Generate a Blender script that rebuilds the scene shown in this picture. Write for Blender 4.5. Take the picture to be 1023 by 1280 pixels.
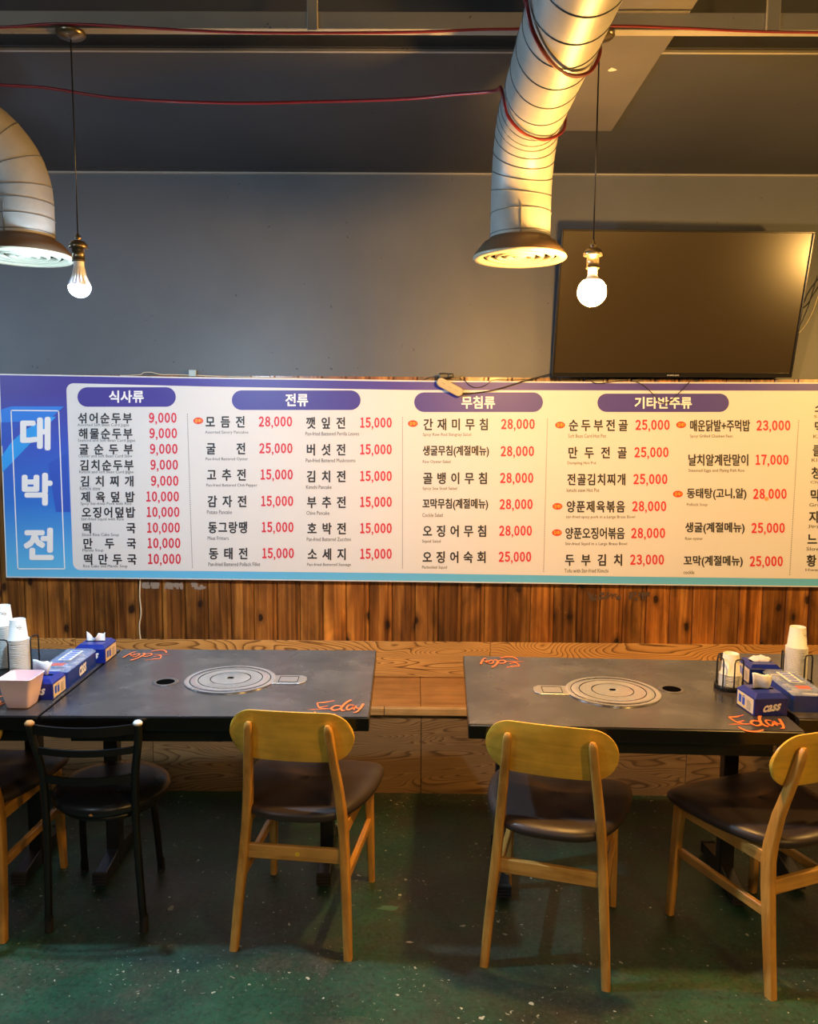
import bpy, bmesh, math, random
from mathutils import Vector, Matrix
random.seed(7)
for o in list(bpy.data.objects): bpy.data.objects.remove(o)
SC = bpy.context.scene
COL = SC.collection
R = math.radians

# ------------------------------------------------------------ camera
FPX = 1024.0
CAM = Vector((0, 0, 1.63))
PITCH, YAW, ROLL = R(6.2), R(0.45), R(0.4)
FW = Vector((-math.sin(YAW)*math.cos(PITCH), math.cos(YAW)*math.cos(PITCH), -math.sin(PITCH)))
RT = FW.cross(Vector((0, 0, 1))).normalized()
UP = RT.cross(FW)
RT, UP = RT*math.cos(ROLL)+UP*math.sin(ROLL), UP*math.cos(ROLL)-RT*math.sin(ROLL)
cd = bpy.data.cameras.new('camera'); cam = bpy.data.objects.new('camera', cd); COL.objects.link(cam)
cd.sensor_fit = 'HORIZONTAL'; cd.sensor_width = 36; cd.lens = FPX/1023*36
cd.clip_start = 0.02
cam.matrix_world = Matrix(((RT.x, UP.x, -FW.x, CAM.x), (RT.y, UP.y, -FW.y, CAM.y), (RT.z, UP.z, -FW.z, CAM.z), (0, 0, 0, 1)))
SC.camera = cam
# ------------------------------------------------------------ world, lights, exposure
w = bpy.data.worlds.new('world'); SC.world = w; w.use_nodes = True
w.node_tree.nodes['Background'].inputs[0].default_value = (0.75, 0.8, 1, 1)
w.node_tree.nodes['Background'].inputs[1].default_value = 0.03
vs = SC.view_settings
vs.view_transform = 'Standard'; vs.look = 'None'; vs.gamma = 1; vs.use_curve_mapping = False
vs.exposure = 0.0
WARM = (1.0, 0.53, 0.13); COOL = (0.50, 0.74, 1.0); NEUT = (1.0, 0.80, 0.52)
def lamp(name, loc, power, col, rad):
    d = bpy.data.lights.new(name, 'POINT'); d.energy = power; d.color = col; d.shadow_soft_size = rad
    o = bpy.data.objects.new(name, d); o.location = loc; COL.objects.link(o)
lamp('room_lamp', (2.6, 2.5, 2.05), 105, WARM, .05)         # next pendants along the same rail, right and left of the frame
lamp('room_lamp', (-2.7, 2.5, 2.05), 38, COOL, .05)
lamp('room_lamp', (-2.0, 0.25, 2.35), 32, (.72, .86, 1.0), .18)      # pendants of the row behind the photographer
lamp('room_lamp', (2.0, -.4, 2.2), 125, WARM, .18)
lamp('room_lamp', (0.2, -1.6, 2.4), 40, NEUT, .25)
BULB_WARM, BULB_COOL = 1950.0, 3200.0

def at(px, py, X=None, Y=None, Z=None):
    """real place of a measured point on a known plane"""
    d = FW + RT*((px-511.5)/FPX) - UP*((py-640)/FPX)
    for i, v in enumerate((X, Y, Z)):
        if v is not None: return CAM + d*((v-CAM[i])/d[i])

# ------------------------------------------------------------ materials
def mat(name, base=(.5, .5, .5), rough=.5, metal=0, spec=None, emit=None, estr=0, alpha=None, trans=0, coat=0, bump=None):
    m = bpy.data.materials.new(name); m.use_nodes = True
    b = m.node_tree.nodes['Principled BSDF']
    b.inputs['Base Color'].default_value = (*base, 1); b.inputs['Roughness'].default_value = rough
    b.inputs['Metallic'].default_value = metal
    if spec is not None: b.inputs['Specular IOR Level'].default_value = spec
    if emit: b.inputs['Emission Color'].default_value = (*emit, 1); b.inputs['Emission Strength'].default_value = estr
    if trans: b.inputs['Transmission Weight'].default_value = trans
    if coat: b.inputs['Coat Weight'].default_value = coat; b.inputs['Coat Roughness'].default_value = .15
    if alpha is not None: b.inputs['Alpha'].default_value = alpha
    m['b'] = 1
    return m
class NT:
    def __init__(s, m): s.m = m; s.t = m.node_tree; s.n = s.t.nodes; s.l = s.t.links; s.b = s.n['Principled BSDF']
    def node(s, t, **k):
        n = s.n.new(t)
        for a, v in k.items(): setattr(n, a, v)
        return n
    def link(s, a, b): s.l.new(a, b)
    def coords(s, scale=(1, 1, 1), kind='Object', loc=(0, 0, 0), rnd=0):
        c = s.node('ShaderNodeTexCoord'); mp = s.node('ShaderNodeMapping')
        s.link(c.outputs[kind], mp.inputs['Vector']); mp.inputs['Scale'].default_value = scale; mp.inputs['Location'].default_value = loc
        if rnd:
            oi = s.node('ShaderNodeObjectInfo'); mu = s.node('ShaderNodeMath', operation='MULTIPLY'); mu.inputs[1].default_value = rnd
            s.link(oi.outputs['Random'], mu.inputs[0]); cb = s.node('ShaderNodeCombineXYZ')
            for i in range(3): s.link(mu.outputs[0], cb.inputs[i])
            s.link(cb.outputs[0], mp.inputs['Location'])
        return mp.outputs[0]
    def noise(s, vec, scale, detail=3, rough=.5, dist=0):
        n = s.node('ShaderNodeTexNoise'); n.inputs['Scale'].default_value = scale; n.inputs['Detail'].default_value = detail
        n.inputs['Roughness'].default_value = rough; n.inputs['Distortion'].default_value = dist
        if vec: s.link(vec, n.inputs['Vector'])
        return n.outputs['Fac']
    def ramp(s, fac, stops):
        r = s.node('ShaderNodeValToRGB'); e = r.color_ramp.elements
        while len(e) < len(stops): e.new(.5)
        for i, (p, c) in enumerate(stops):
            e[i].position = p; e[i].color = (*c, 1) if len(c) == 3 else c
        s.link(fac, r.inputs[0]); return r.outputs[0]
    def mix(s, fac, a, b, mode='MIX'):
        n = s.node('ShaderNodeMix', data_type='RGBA', blend_type=mode)
        for i, v in ((0, fac), (6, a), (7, b)):
            if hasattr(v, 'links') or hasattr(v, 'is_output'): s.link(v, n.inputs[i])
            elif i == 0: n.inputs[0].default_value = v
            else: n.inputs[i].default_value = (*v, 1)
        return n.outputs[2]
    def math(s, op, a, b=None):
        n = s.node('ShaderNodeMath', operation=op)
        for i, v in ((0, a), (1, b)):
            if v is None: continue
            if hasattr(v, 'is_output'): s.link(v, n.inputs[i])
            else: n.inputs[i].default_value = v
        return n.outputs[0]
    def color(s, c): s.link(c, s.b.inputs['Base Color'])
    def rough(s, c): s.link(c, s.b.inputs['Roughness'])
    def bump(s, h, strength=.3, dist=.002):
        n = s.node('ShaderNodeBump'); n.inputs['Strength'].default_value = strength; n.inputs['Distance'].default_value = dist
        s.link(h, n.inputs['Height']); s.link(n.outputs[0], s.b.inputs['Normal'])

def grey3(v): return (v, v, v)
def m_paint(name, base, var=.12, rough=.6):
    m = mat(name, base, rough); t = NT(m); v = t.coords()
    n = t.noise(v, 2.2, 5, .6); c = t.ramp(n, [(.3, tuple(x*(1-var) for x in base)), (.7, tuple(x*(1+var) for x in base))])
    sp = t.ramp(t.noise(v, 38, 2, .5), [(.0, grey3(1)), (.235, grey3(1)), (.25, grey3(0))])
    c2 = t.mix(sp, c, tuple(x*.35 for x in base))
    t.color(c2); t.bump(t.noise(v, 60, 3), .25, .002)
    return m
M_wall = m_paint('wall_paint', (.080, .090, .105), .10, .50)
M_ceil = m_paint('ceiling_paint', (.037, .040, .046), .14, .7)
M_box = m_paint('soffit_paint', (.105, .10, .095), .14, .7)

def m_wood(name, light, dark, rough=.35, axis=2, scale=7, rnd=13, coat=.2):
    m = mat(name, light, rough, coat=coat); t = NT(m)
    sc = [scale*7]*3; sc[axis] = scale*.55
    v = t.coords(tuple(sc), rnd=rnd)
    n = t.noise(v, 1, 5, .6, .6)
    c = t.ramp(n, [(.3, dark), (.55, light), (.8, tuple(min(1, x*1.12) for x in light))])
    v2 = t.coords((3, 3, 3), rnd=rnd)
    blot = t.ramp(t.noise(v2, 4, 3), [(.3, grey3(.78)), (.6, grey3(1))])
    t.color(t.mix(1.0, c, blot, 'MULTIPLY')); t.bump(n, .12, .001)
    return m
M_leg = m_wood('oak_leg', (.64, .33, .070), (.44, .20, .035), .34, 2)
M_rail = m_wood('oak_rail', (.70, .38, .09), (.48, .23, .045), .38, 0)
M_side = m_wood('oak_side', (.64, .33, .070), (.44, .20, .04), .38, 1)
M_back = m_wood('ash_back', (.90, .54, .065), (.72, .41, .045), .30, 0, 5)
M_edge = M_back
def m_vinyl(name, base, rough=.38):
    m = mat(name, base, rough); t = NT(m); v = t.coords()
    t.rough(t.ramp(t.noise(v, 9, 3), [(.3, grey3(rough-.06)), (.7, grey3(rough+.10))]))
    t.bump(t.noise(v, 420, 2), .12, .0006); return m
M_seat = m_vinyl('brown_vinyl', (.040, .030, .029), .42)
M_bseat = m_vinyl('black_vinyl', (.012, .014, .018), .30)
M_blackmetal = mat('black_enamel', (.010, .011, .013), .34)
M_rubber = mat('rubber_foot', (.02, .02, .02), .75)
M_foam = mat('foam', (.50, .26, .09), .9)

def m_plank():
    m = mat('stained_plank', (.2, .08, .02), .36, coat=.25); t = NT(m)
    n = t.noise(t.coords((34, 1, 1.3), rnd=37), 1.0, 4, .55, .5)
    big = t.noise(t.coords((7, 1, 2.6), rnd=17), 1.0, 4, .6, .6)
    c = t.ramp(n, [(.30, (.075, .024, .004)), (.50, (.22, .080, .014)), (.70, (.42, .18, .035))])
    c = t.mix(1.0, c, t.ramp(big, [(.30, grey3(.36)), (.48, grey3(.85)), (.62, grey3(1.15)), (.75, (1.7, 1.6, 1.3))]), 'MULTIPLY')
    oi = t.node('ShaderNodeObjectInfo')
    c = t.mix(1.0, c, t.ramp(oi.outputs['Random'], [(0, grey3(.66)), (.5, grey3(1.0)), (1, (1.35, 1.25, 1.05))]), 'MULTIPLY')
    kv = t.coords((6.2, 1, 3.6), rnd=91)
    sx = t.node('ShaderNodeSeparateXYZ'); t.link(kv, sx.inputs[0]); cb = t.node('ShaderNodeCombineXYZ'); t.link(sx.outputs[0], cb.inputs[0]); t.link(sx.outputs[2], cb.inputs[1])
    vo = t.node('ShaderNodeTexVoronoi', voronoi_dimensions='2D'); vo.inputs['Scale'].default_value = 1
    t.link(cb.outputs[0], vo.inputs['Vector'])
    kd = t.math('ADD', vo.outputs['Distance'], t.math('MULTIPLY', t.noise(t.coords((26, 1, 26)), 1.2, 2), .10))
    knot = t.ramp(kd, [(.0, grey3(1)), (.105, grey3(.95)), (.135, grey3(.45)), (.24, grey3(0))])
    c = t.mix(knot, c, (.016, .006, .003))
    wear = t.ramp(t.noise(t.coords((150, 1, 22), rnd=51), 1, 3, .7), [(.66, grey3(0)), (.74, grey3(.6))])
    wm = t.ramp(t.noise(t.coords((4, 1, 9), rnd=23), 1, 2), [(.50, grey3(0)), (.62, grey3(1))])
    c = t.mix(t.mix(1.0, wear, wm, 'MULTIPLY'), c, (.62, .34, .10))
    t.color(c); t.bump(n, .15, .001)
    return m
M_plank = m_plank()

def m_ply(name, light, mid, dark, rough=.42, fr=16, rnd=29):
    m = mat(name, light, rough, coat=.15); t = NT(m)
    v = t.coords((1.35, 1.35, 8.5), rnd=rnd)
    n = t.noise(v, 1.0, .8, .4, .9)
    n2 = t.noise(t.coords((9, 9, 60), rnd=rnd), 1, 3)
    r = t.math('FRACT', t.math('ADD', t.math('MULTIPLY', n, fr), t.math('MULTIPLY', n2, .35)))
    c = t.ramp(r, [(0, light), (.40, tuple((p+q)/2 for p, q in zip(light, mid))), (.62, mid), (.78, dark), (.86, dark), (.95, light)])
    big = t.ramp(t.noise(t.coords((1.6, 1.6, 5), rnd=rnd*2), 1, 3), [(.32, grey3(.72)), (.62, grey3(1.08))])
    c = t.mix(1.0, c, big, 'MULTIPLY')
    f = t.noise(t.coords((6, 6, 260), rnd=rnd), 1, 3); c = t.mix(.22, c, t.ramp(f, [(.35, tuple(x*.75 for x in mid)), (.65, light)]))
    t.color(c); t.bump(r, .08, .001); return m
M_ply = m_ply('fir_plywood', (.62, .34, .10), (.50, .24, .06), (.10, .036, .008), fr=34)
M_plyd = m_ply('fir_plywood_stained', (.27, .165, .072), (.20, .115, .045), (.070, .035, .013), .5, fr=30)
M_seatboard = m_wood('bench_board', (.42, .19, .05), (.28, .11, .022), .35, 0, 5)
M_strip = m_wood('bench_strip', (.50, .30, .11), (.36, .19, .06), .4, 0, 5)

def m_floor():
    m = mat('painted_concrete', (.02, .06, .035), .4); t = NT(m); v = t.coords()
    a = t.noise(v, 1.5, 7, .62, .5)
    c = t.ramp(a, [(.32, (.006, .016, .010)), (.44, (.007, .038, .020)), (.54, (.008, .066, .034)), (.64, (.018, .098, .054)), (.75, (.05, .095, .060))])
    b = t.noise(t.coords(loc=(4, 2, 0)), 2.1, 8, .72, .3)
    c = t.mix(t.ramp(b, [(.46, grey3(0)), (.60, grey3(.7))]), c, (.034, .030, .022))
    b2 = t.noise(t.coords(loc=(1, 7, 0)), 3.4, 8, .75, .3)
    c = t.mix(t.ramp(b2, [(.56, grey3(0)), (.70, grey3(.7))]), c, (.085, .080, .060))
    g = t.noise(v, 70, 5, .75); c = t.mix(t.ramp(g, [(.50, grey3(0)), (.72, grey3(.5))]), c, (.10, .105, .085))
    g2 = t.noise(t.coords(loc=(3, 3, 0)), 55, 5, .75); c = t.mix(t.ramp(g2, [(.50, grey3(0)), (.66, grey3(.7))]), c, (.006, .009, .007))
    sp = t.ramp(t.noise(t.coords(loc=(2, 2, 0)), 62, 3, .6, .6), [(.655, grey3(0)), (.68, grey3(1))])
    msk = t.ramp(t.noise(t.coords(loc=(9, 5, 0)), 4.2, 5, .65), [(.50, grey3(0)), (.60, grey3(1))])
    c = t.mix(t.mix(1.0, sp, msk, 'MULTIPLY'), c, (.36, .42, .33))
    sp2 = t.ramp(t.noise(t.coords(loc=(5, 2, 0)), 34, 2, .5), [(.715, grey3(0)), (.73, grey3(1))])
    c = t.mix(sp2, c, (.42, .46, .38))
    t.color(c)
    t.rough(t.ramp(t.noise(v, 3, 5, .6), [(.3, grey3(.34)), (.7, grey3(.60))]))
    t.bump(t.noise(v, 40, 6, .7), .35, .003); return m
M_floor = m_floor()

def m_tabletop():
    m = mat('charcoal_laminate', (.04, .04, .045), .3); t = NT(m); v = t.coords()
    n = t.noise(v, 7, 4, .55, .3)
    t.color(t.ramp(n, [(.35, (.020, .018, .020)), (.55, (.032, .029, .030)), (.68, (.075, .069, .066))]))
    t.rough(t.ramp(t.noise(t.coords(loc=(3, 3, 3)), 5, 3, .5), [(.35, grey3(.18)), (.68, grey3(.36))]))
    t.b.inputs['Specular IOR Level'].default_value = .9
    return m
M_top = m_tabletop()
M_topedge = mat('black_edge', (.008, .008, .009), .22)
M_steel = mat('brushed_steel', (.68, .68, .68), .2, .95)
t_ = NT(M_steel); t_.rough(t_.ramp(t_.noise(t_.coords((1, 1, 1)), 7, 2), [(.3, grey3(.16)), (.7, grey3(.30))]))
M_steel2 = mat('worn_steel', (.55, .54, .52), .36, .9)
M_dark = mat('dark_gap', (.003, .003, .003), .9, spec=0)
M_orange = mat('orange_print', (.95, .20, .05), .45)
M_duct = mat('galvanised_duct', (.50, .50, .48), .48, .12)
t_ = NT(M_duct); t_.color(t_.ramp(t_.noise(t_.coords(), 9, 5, .6), [(.3, (.22, .22, .205)), (.7, (.30, .295, .275))]))
M_seam = mat('duct_seam', (.10, .105, .105), .6, .2)
M_flange_top = mat('flange_top', (.13, .085, .05), .45, .3)
M_flange = mat('flange_enamel', (.30, .27, .19), .42)
M_redwire = mat('red_wire', (.15, .006, .010), .35)
M_black = mat('black_plastic', (.012, .012, .013), .38)
M_railm = m_paint('rail_paint', (.26, .25, .22), .15, .55)
M_tvframe = mat('tv_frame', (.03, .028, .026), .25, .6)
M_screen = mat('tv_screen', (.034, .024, .012), .24, spec=.6)
#t_.ramp(t_.noise(t_.coords(), 5, 4), [(.4, grey3(.24)), (.7, grey3(.32))]))
M_white = mat('white_print', (.82, .82, .82), .5)
M_vinylw = mat('banner_white', (.67, .67, .67), .48)
t_ = NT(M_vinylw); t_.bump(t_.noise(t_.coords(), 3.5, 3), .25, .004)
M_ink = mat('black_ink', (.025, .025, .03), .5)
M_redink = mat('red_ink', (.62, .025, .05), .5)
M_grey_ink = mat('grey_ink', (.08, .08, .085), .5)
M_purple = mat('purple_print', (.050, .034, .27), .45)
M_badge = mat('badge_red', (.72, .05, .02), .5)
M_yellow = mat('yellow_print', (.9, .62, .05), .5)
M_facet1 = mat('facet_cyan', (.03, .33, .82), .45)
M_facet2 = mat('facet_blue', (.03, .09, .50), .45)
M_facet3 = mat('facet_mid', (.025, .20, .72), .45)
def m_print():
    m = mat('banner_gradient', (.1, .1, .5), .45); t = NT(m)
    c = t.node('ShaderNodeTexCoord'); sx = t.node('ShaderNodeSeparateXYZ'); t.link(c.outputs['Object'], sx.inputs[0])
    mr = t.node('ShaderNodeMapRange'); mr.inputs[1].default_value = .85; mr.inputs[2].default_value = 1.86
    t.link(sx.outputs[2], mr.inputs[0])
    t.color(t.ramp(mr.outputs[0], [(0, (.13, .50, .78)), (.10, (.10, .43, .78)), (.38, (.03, .17, .62)), (.66, (.04, .09, .52)), (.9, (.055, .034, .28)), (1, (.055, .034, .28))]))
    return m
M_print = m_print()
M_bluebox = mat('blue_card', (.006, .018, .22), .30)
M_bluebox2 = mat('blue_plastic', (.012, .035, .25), .22)
M_tissue = mat('tissue', (.74, .75, .78), .8)
M_lid = mat('clear_lid', (.50, .62, .90), .12, alpha=.25)
M_content = mat('napkin_packs', (.50, .44, .40), .5)
M_cup = mat('paper_cup', (.64, .63, .60), .6)
M_pink = mat('pink_plastic', (.88, .66, .70), .42)
M_ivory = mat('ivory_plastic', (.46, .37, .22), .5)
M_cable = mat('ivory_cable', (.62, .55, .40), .5)
M_brass = mat('antique_brass', (.22, .18, .12), .28, .9)
M_bulbw = mat('bulb_warm', (1, .8, .5), .4, emit=(1.0, .50, .12), estr=BULB_WARM)
M_bulbc = mat('bulb_cool', (1, 1, 1), .4, emit=(.50, .76, 1.0), estr=BULB_COOL)
M_bulbneck = mat('bulb_neck', (.78, .78, .76), .35)
M_label = mat('label_cream', (.72, .58, .40), .5)
M_sticker = mat('sticker_remains', (.24, .19, .15), .7)
M_sticker2 = mat('sticker_stain', (.07, .04, .025), .7)
M_clip = mat('grey_clip', (.35, .45, .47), .5)
M_crack = mat('crack', (.03, .028, .028), .8)
M_chip = mat('paint_chip', (.62, .58, .52), .8)

# ------------------------------------------------------------ mesh building
class MB:
    def __init__(s): s.v = []; s.f = []; s.sm = []; s.mi = []
    def add(s, v, f, smooth=False, mi=0):
        n = len(s.v); s.v += [tuple(p) for p in v]; s.f += [tuple(i+n for i in q) for q in f]
        s.sm += [smooth]*len(f); s.mi += [mi]*len(f); return s
    def box(s, c, d, rot=None, mi=0):
        x, y, z = (k/2 for k in d)
        v = [Vector(p) for p in ((-x,-y,-z),(x,-y,-z),(x,y,-z),(-x,y,-z),(-x,-y,z),(x,-y,z),(x,y,z),(-x,y,z))]
        if rot: v = [rot @ p for p in v]
        v = [p+Vector(c) for p in v]
        return s.add(v, [(0,3,2,1),(4,5,6,7),(0,1,5,4),(1,2,6,5),(2,3,7,6),(3,0,4,7)], False, mi)
    def loft(s, rings, caps=True, smooth=True, closed=True, mi=0):
        n = len(rings[0]); v = [p for r in rings for p in r]; f = []
        for i in range(len(rings)-1):
            for j in range(n if closed else n-1):
                k = (j+1) % n; f.append((i*n+j, i*n+k, (i+1)*n+k, (i+1)*n+j))
        s.add(v, f, smooth, mi)
        if caps:
            b = len(s.v)-len(v)
            s.f.append(tuple(b+j for j in reversed(range(n)))); s.sm.append(False); s.mi.append(mi)
            s.f.append(tuple(b+(len(rings)-1)*n+j for j in range(n))); s.sm.append(False); s.mi.append(mi)
        return s
    def tube(s, pts, r, n=8, caps=True, mi=0):
        P = [Vector(p) for p in pts]; rr = r if isinstance(r, (list, tuple)) else [r]*len(P)
        T = []
        for i in range(len(P)):
            a = P[max(i-1, 0)]; b = P[min(i+1, len(P)-1)]; T.append((b-a).normalized())
        u = T[0].orthogonal().normalized(); rings = []
        for i, p in enumerate(P):
            u = (u - T[i]*u.dot(T[i])).normalized(); w_ = T[i].cross(u)
            rings.append([p+(u*math.cos(a)+w_*math.sin(a))*rr[i] for a in (2*math.pi*k/n for k in range(n))])
        return s.loft(rings, caps, True, True, mi)
    def lathe(s, prof, n=32, c=(0, 0, 0), mi=0, caps=False, smooth=True):
        rings = [[(c[0]+r*math.cos(2*math.pi*k/n), c[1]+r*math.sin(2*math.pi*k/n), c[2]+z) for k in range(n)] for r, z in prof]
        return s.loft(rings, caps, smooth, True, mi)
    def prism(s, poly, y0, y1, mi=0, axis='y'):
        """outline extruded between two offsets; poly in (x,z) for axis y, (x,y) for axis z, (y,z) for axis x"""
        def P(a, b, h): return (a, h, b) if axis == 'y' else ((a, b, h) if axis == 'z' else (h, a, b))
        n = len(poly); v = [P(a, b, y0) for a, b in poly]+[P(a, b, y1) for a, b in poly]
        f = [tuple(range(n)), tuple(reversed(range(n, 2*n)))]+[(i, i+n, (i+1) % n+n, (i+1) % n) for i in range(n)]
        return s.add(v, f, False, mi)
    def build(s, name, mats, parent=None, bevel=0, seg=2, label=None, sharp=None):
        me = bpy.data.meshes.new(name)
        me.from_pydata([tuple(p) for p in s.v], [], s.f)
        for p, a, b in zip(me.polygons, s.sm, s.mi): p.use_smooth = a; p.material_index = b
        for m in (mats if isinstance(mats, (list, tuple)) else [mats]): me.materials.append(m)
        bm = bmesh.new(); bm.from_mesh(me)
        bmesh.ops.recalc_face_normals(bm, faces=bm.faces)
        if bevel:
            es = [e for e in bm.edges if len(e.link_faces) == 2 and e.calc_face_angle(0) > R(40)]
            bmesh.ops.bevel(bm, geom=es, offset=bevel, segments=seg, affect='EDGES', profile=.5, clamp_overlap=True)
        bm.to_mesh(me); bm.free()
        if sharp: me.set_sharp_from_angle(angle=R(sharp))
        o = bpy.data.objects.new(name, me); COL.objects.link(o)
        if parent: o.parent = parent
        if label: o['label'] = label
        return o
def thing(name, label, cat, loc=(0, 0, 0), rz=0, group=None):
    o = bpy.data.objects.new(name, None); COL.objects.link(o); o.empty_display_size = .05
    o.location = loc; o.rotation_euler = (0, 0, R(rz)); o['label'] = label; o['category'] = cat
    if group: o['group'] = group
    return o
def tag(o, label, cat, group=None):
    o['label'] = label; o['category'] = cat
    if group: o['group'] = group
    return o
def struct(o): o['kind'] = 'structure'; return o
def dup(root, loc, rz, label, group=None):
    r = root.copy(); COL.objects.link(r); r.location = loc; r.rotation_euler = (0, 0, R(rz)); r['label'] = label
    if group: r['group'] = group
    for ch in list(root.children):
        c = ch.copy(); COL.objects.link(c); c.parent = r
        for g in ch.children:
            d = g.copy(); COL.objects.link(d); d.parent = c
    return r
def smooth_path(pts, k=6):
    P = [Vector(p) for p in pts]; out = []
    for i in range(len(P)-1):
        a, b, c, d = P[max(i-1, 0)], P[i], P[i+1], P[min(i+2, len(P)-1)]
        for j in range(k):
            t = j/k
            out.append(.5*((2*b)+(c-a)*t+(2*a-5*b+4*c-d)*t*t+(3*b-a-3*c+d)*t**3))
    out.append(P[-1]); return out
def rrect(hw, hd, r, n=4, cx=0, cy=0):
    out = []
    for sx, sy, a0 in ((1, 1, 0), (-1, 1, 90), (-1, -1, 180), (1, -1, 270)):
        for k in range(n+1):
            a = R(a0+90*k/n); out.append((cx+sx*(hw-r)+r*math.cos(a), cy+sy*(hd-r)+r*math.sin(a)))
    return out

# ------------------------------------------------------------ lettering
_fc = {}
def glyph(txt, off):
    k = (txt, off)
    if k not in _fc:
        c = bpy.data.curves.new('t', 'FONT'); c.body = txt; c.offset = off; c.resolution_u = 2
        o = bpy.data.objects.new('t', c); COL.objects.link(o)
        dg = bpy.context.evaluated_depsgraph_get(); dg.update()
        me = bpy.data.meshes.new_from_object(o.evaluated_get(dg))
        _fc[k] = ([(v.co.x, v.co.y) for v in me.vertices], [tuple(p.vertices) for p in me.polygons])
        bpy.data.objects.remove(o); bpy.data.curves.remove(c); bpy.data.meshes.remove(me)
    return _fc[k]
def text_fit(mb, txt, P0, ux, uz, off=0., shear=0., cell=False, mi=0, strike=0):
    """P0 = lower left corner, ux / uz = full width and height vectors. cell: one full-width glyph in its em cell"""
    v, f = glyph(txt, off)
    if not v: return
    if cell: x0, x1, y0, y1 = 0, .94, -.10, .84
    else:
        x0 = min(a for a, b in v); x1 = max(a for a, b in v); y0 = min(b for a, b in v); y1 = max(b for a, b in v)
    P0, ux, uz = Vector(P0), Vector(ux), Vector(uz)
    if strike:
        P0 = P0+ux.normalized()*strike+uz.normalized()*strike; ux = ux-ux.normalized()*2*strike; uz = uz-uz.normalized()*2*strike
        U, V = ux.normalized()*strike, uz.normalized()*strike; nn = U.cross(V).normalized()*.00012
        for q_, (i_, j_) in enumerate(((-1, 0), (1, 0), (0, -1), (0, 1), (-.7, -.7), (.7, .7), (-.7, .7), (.7, -.7))):
            mb.add([P0+U*i_+V*j_+nn*(.15*(q_+1))+ux*((a-x0)/(x1-x0))+uz*((b-y0)/(y1-y0)) for a, b in v], f, False, mi)
    mb.add([P0+ux*((a-x0)/(x1-x0)+shear*(b-y0)/(y1-y0))+uz*((b-y0)/(y1-y0)) for a, b in v], f, False, mi)

# ============================================================ ROOM
WY = 3.92
ZB = at(500, 215.5, Y=WY).z          # underside of the beam along the wall
bt = at(500, 801, Y=WY).z            # top of the plywood band
BF, BH = 3.47, .392                  # bench front, bench height
fl = MB().box((0, .46, -.05), (9, 7.0, .1)).build('floor', M_floor); struct(fl)
wb = MB().box((0, WY+.05+.02, 1.5), (9, .1, 3.2)).build('wall_back', M_wall)
struct(wb)
struct(MB().box((-4.45, .46, 1.5), (.1, 7.0, 3.2)).build('wall_left', M_wall))
struct(MB().box((4.45, .46, 1.5), (.1, 7.0, 3.2)).build('wall_right', M_wall))
struct(MB().box((0, -3.0, 1.5), (9, .1, 3.2)).build('wall_rear', M_wall))
struct(MB().box((0, .46, 3.07), (9, 7.0, .1)).build('ceiling', M_ceil))
bm_ = struct(MB().box((0, (2.665+WY+.02)/2, (ZB+3.02)/2), (8.8, WY+.02-2.665, 3.02-ZB)).build('trim_1', M_ceil, bevel=.006))
# plaster cracks where the beam meets the wall
ck = MB(); pts = []
x = -1.55
while x < -.15:
    pts.append((x, WY-.045+random.uniform(-.012, .012), ZB-.0006)); x += random.uniform(.02, .05)
ck.tube(pts, [.0008+.0022*random.random() for _ in pts], 4)
pts = [(.98+.03*i, WY-.03-.02*math.sin(i), ZB-.0006) for i in range(8)]; ck.tube(pts, .001, 4)
ck.build('crack', M_crack, bm_)['kind'] = 'stuff'
# wall surface (painted plaster) stays 2 cm behind the boards
# lowered soffit box running towards the viewer
zb = ZB-.014
sf = MB().prism([(.46, 2.66), (.745, 2.66), (.75, 3.33), (.46, 3.33)], zb, ZB-.0005, axis='z')
sf.box((.605, 1.4, (zb+3.02)/2), (.285, 2.52, 3.02-zb))
sfo = struct(sf.build('trim_2', M_box))
MB().add([tuple(at(px, py, Z=zb-.0008)) for px, py in ((760, 88), (765, 84.5), (769, 86), (772, 87.5), (767, 89), (762, 89.5))], [tuple(range(6))]).build('paint_chip', M_chip, sfo, label='pale chip in the soffit paint')
# lip of the ceiling beam, seen as a light line
struct(MB().box((0, 2.672, ZB-.004), (8.8, .012, .008)).build('trim_3', M_railm))
struct(MB().box((0, WY+.012, ZB-.004), (8.8, .02, .008)).build('trim_4', M_railm))

# wainscot planks behind the sign (tongue and groove), each a child of the wall
PW = .1125
zt = 1.847
x = -2.55
i = 0
proto = None
plank_meshes = []
for k in range(3):
    m_ = MB(); w2 = PW/2-.0012
    prof = [(-w2, .004), (-w2+.004, 0), (w2-.022, 0), (w2-.019, .0035), (w2-.016, 0), (w2-.004, 0), (w2, .004), (w2, .016), (-w2, .016)]
    m_.prism([(a, b) for a, b in prof], bt-.005, zt, axis='z')
    for a_, b_, h_ in ((w2-.0035, w2-.001, .0), ):
        pass
    o = m_.build('plank', M_plank, wb); plank_meshes.append(o)
n = int(5.2/PW)
x0 = at(116.7, 760, Y=WY).x - 10*PW + PW/2
for i in range(n+2):
    xx = x0+i*PW
    if i < 3: o = plank_meshes[i]
    else: o = plank_meshes[i % 3].copy(); COL.objects.link(o); o.parent = wb
    o.location = (xx, WY+random.uniform(0, .0015), 0)

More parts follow.
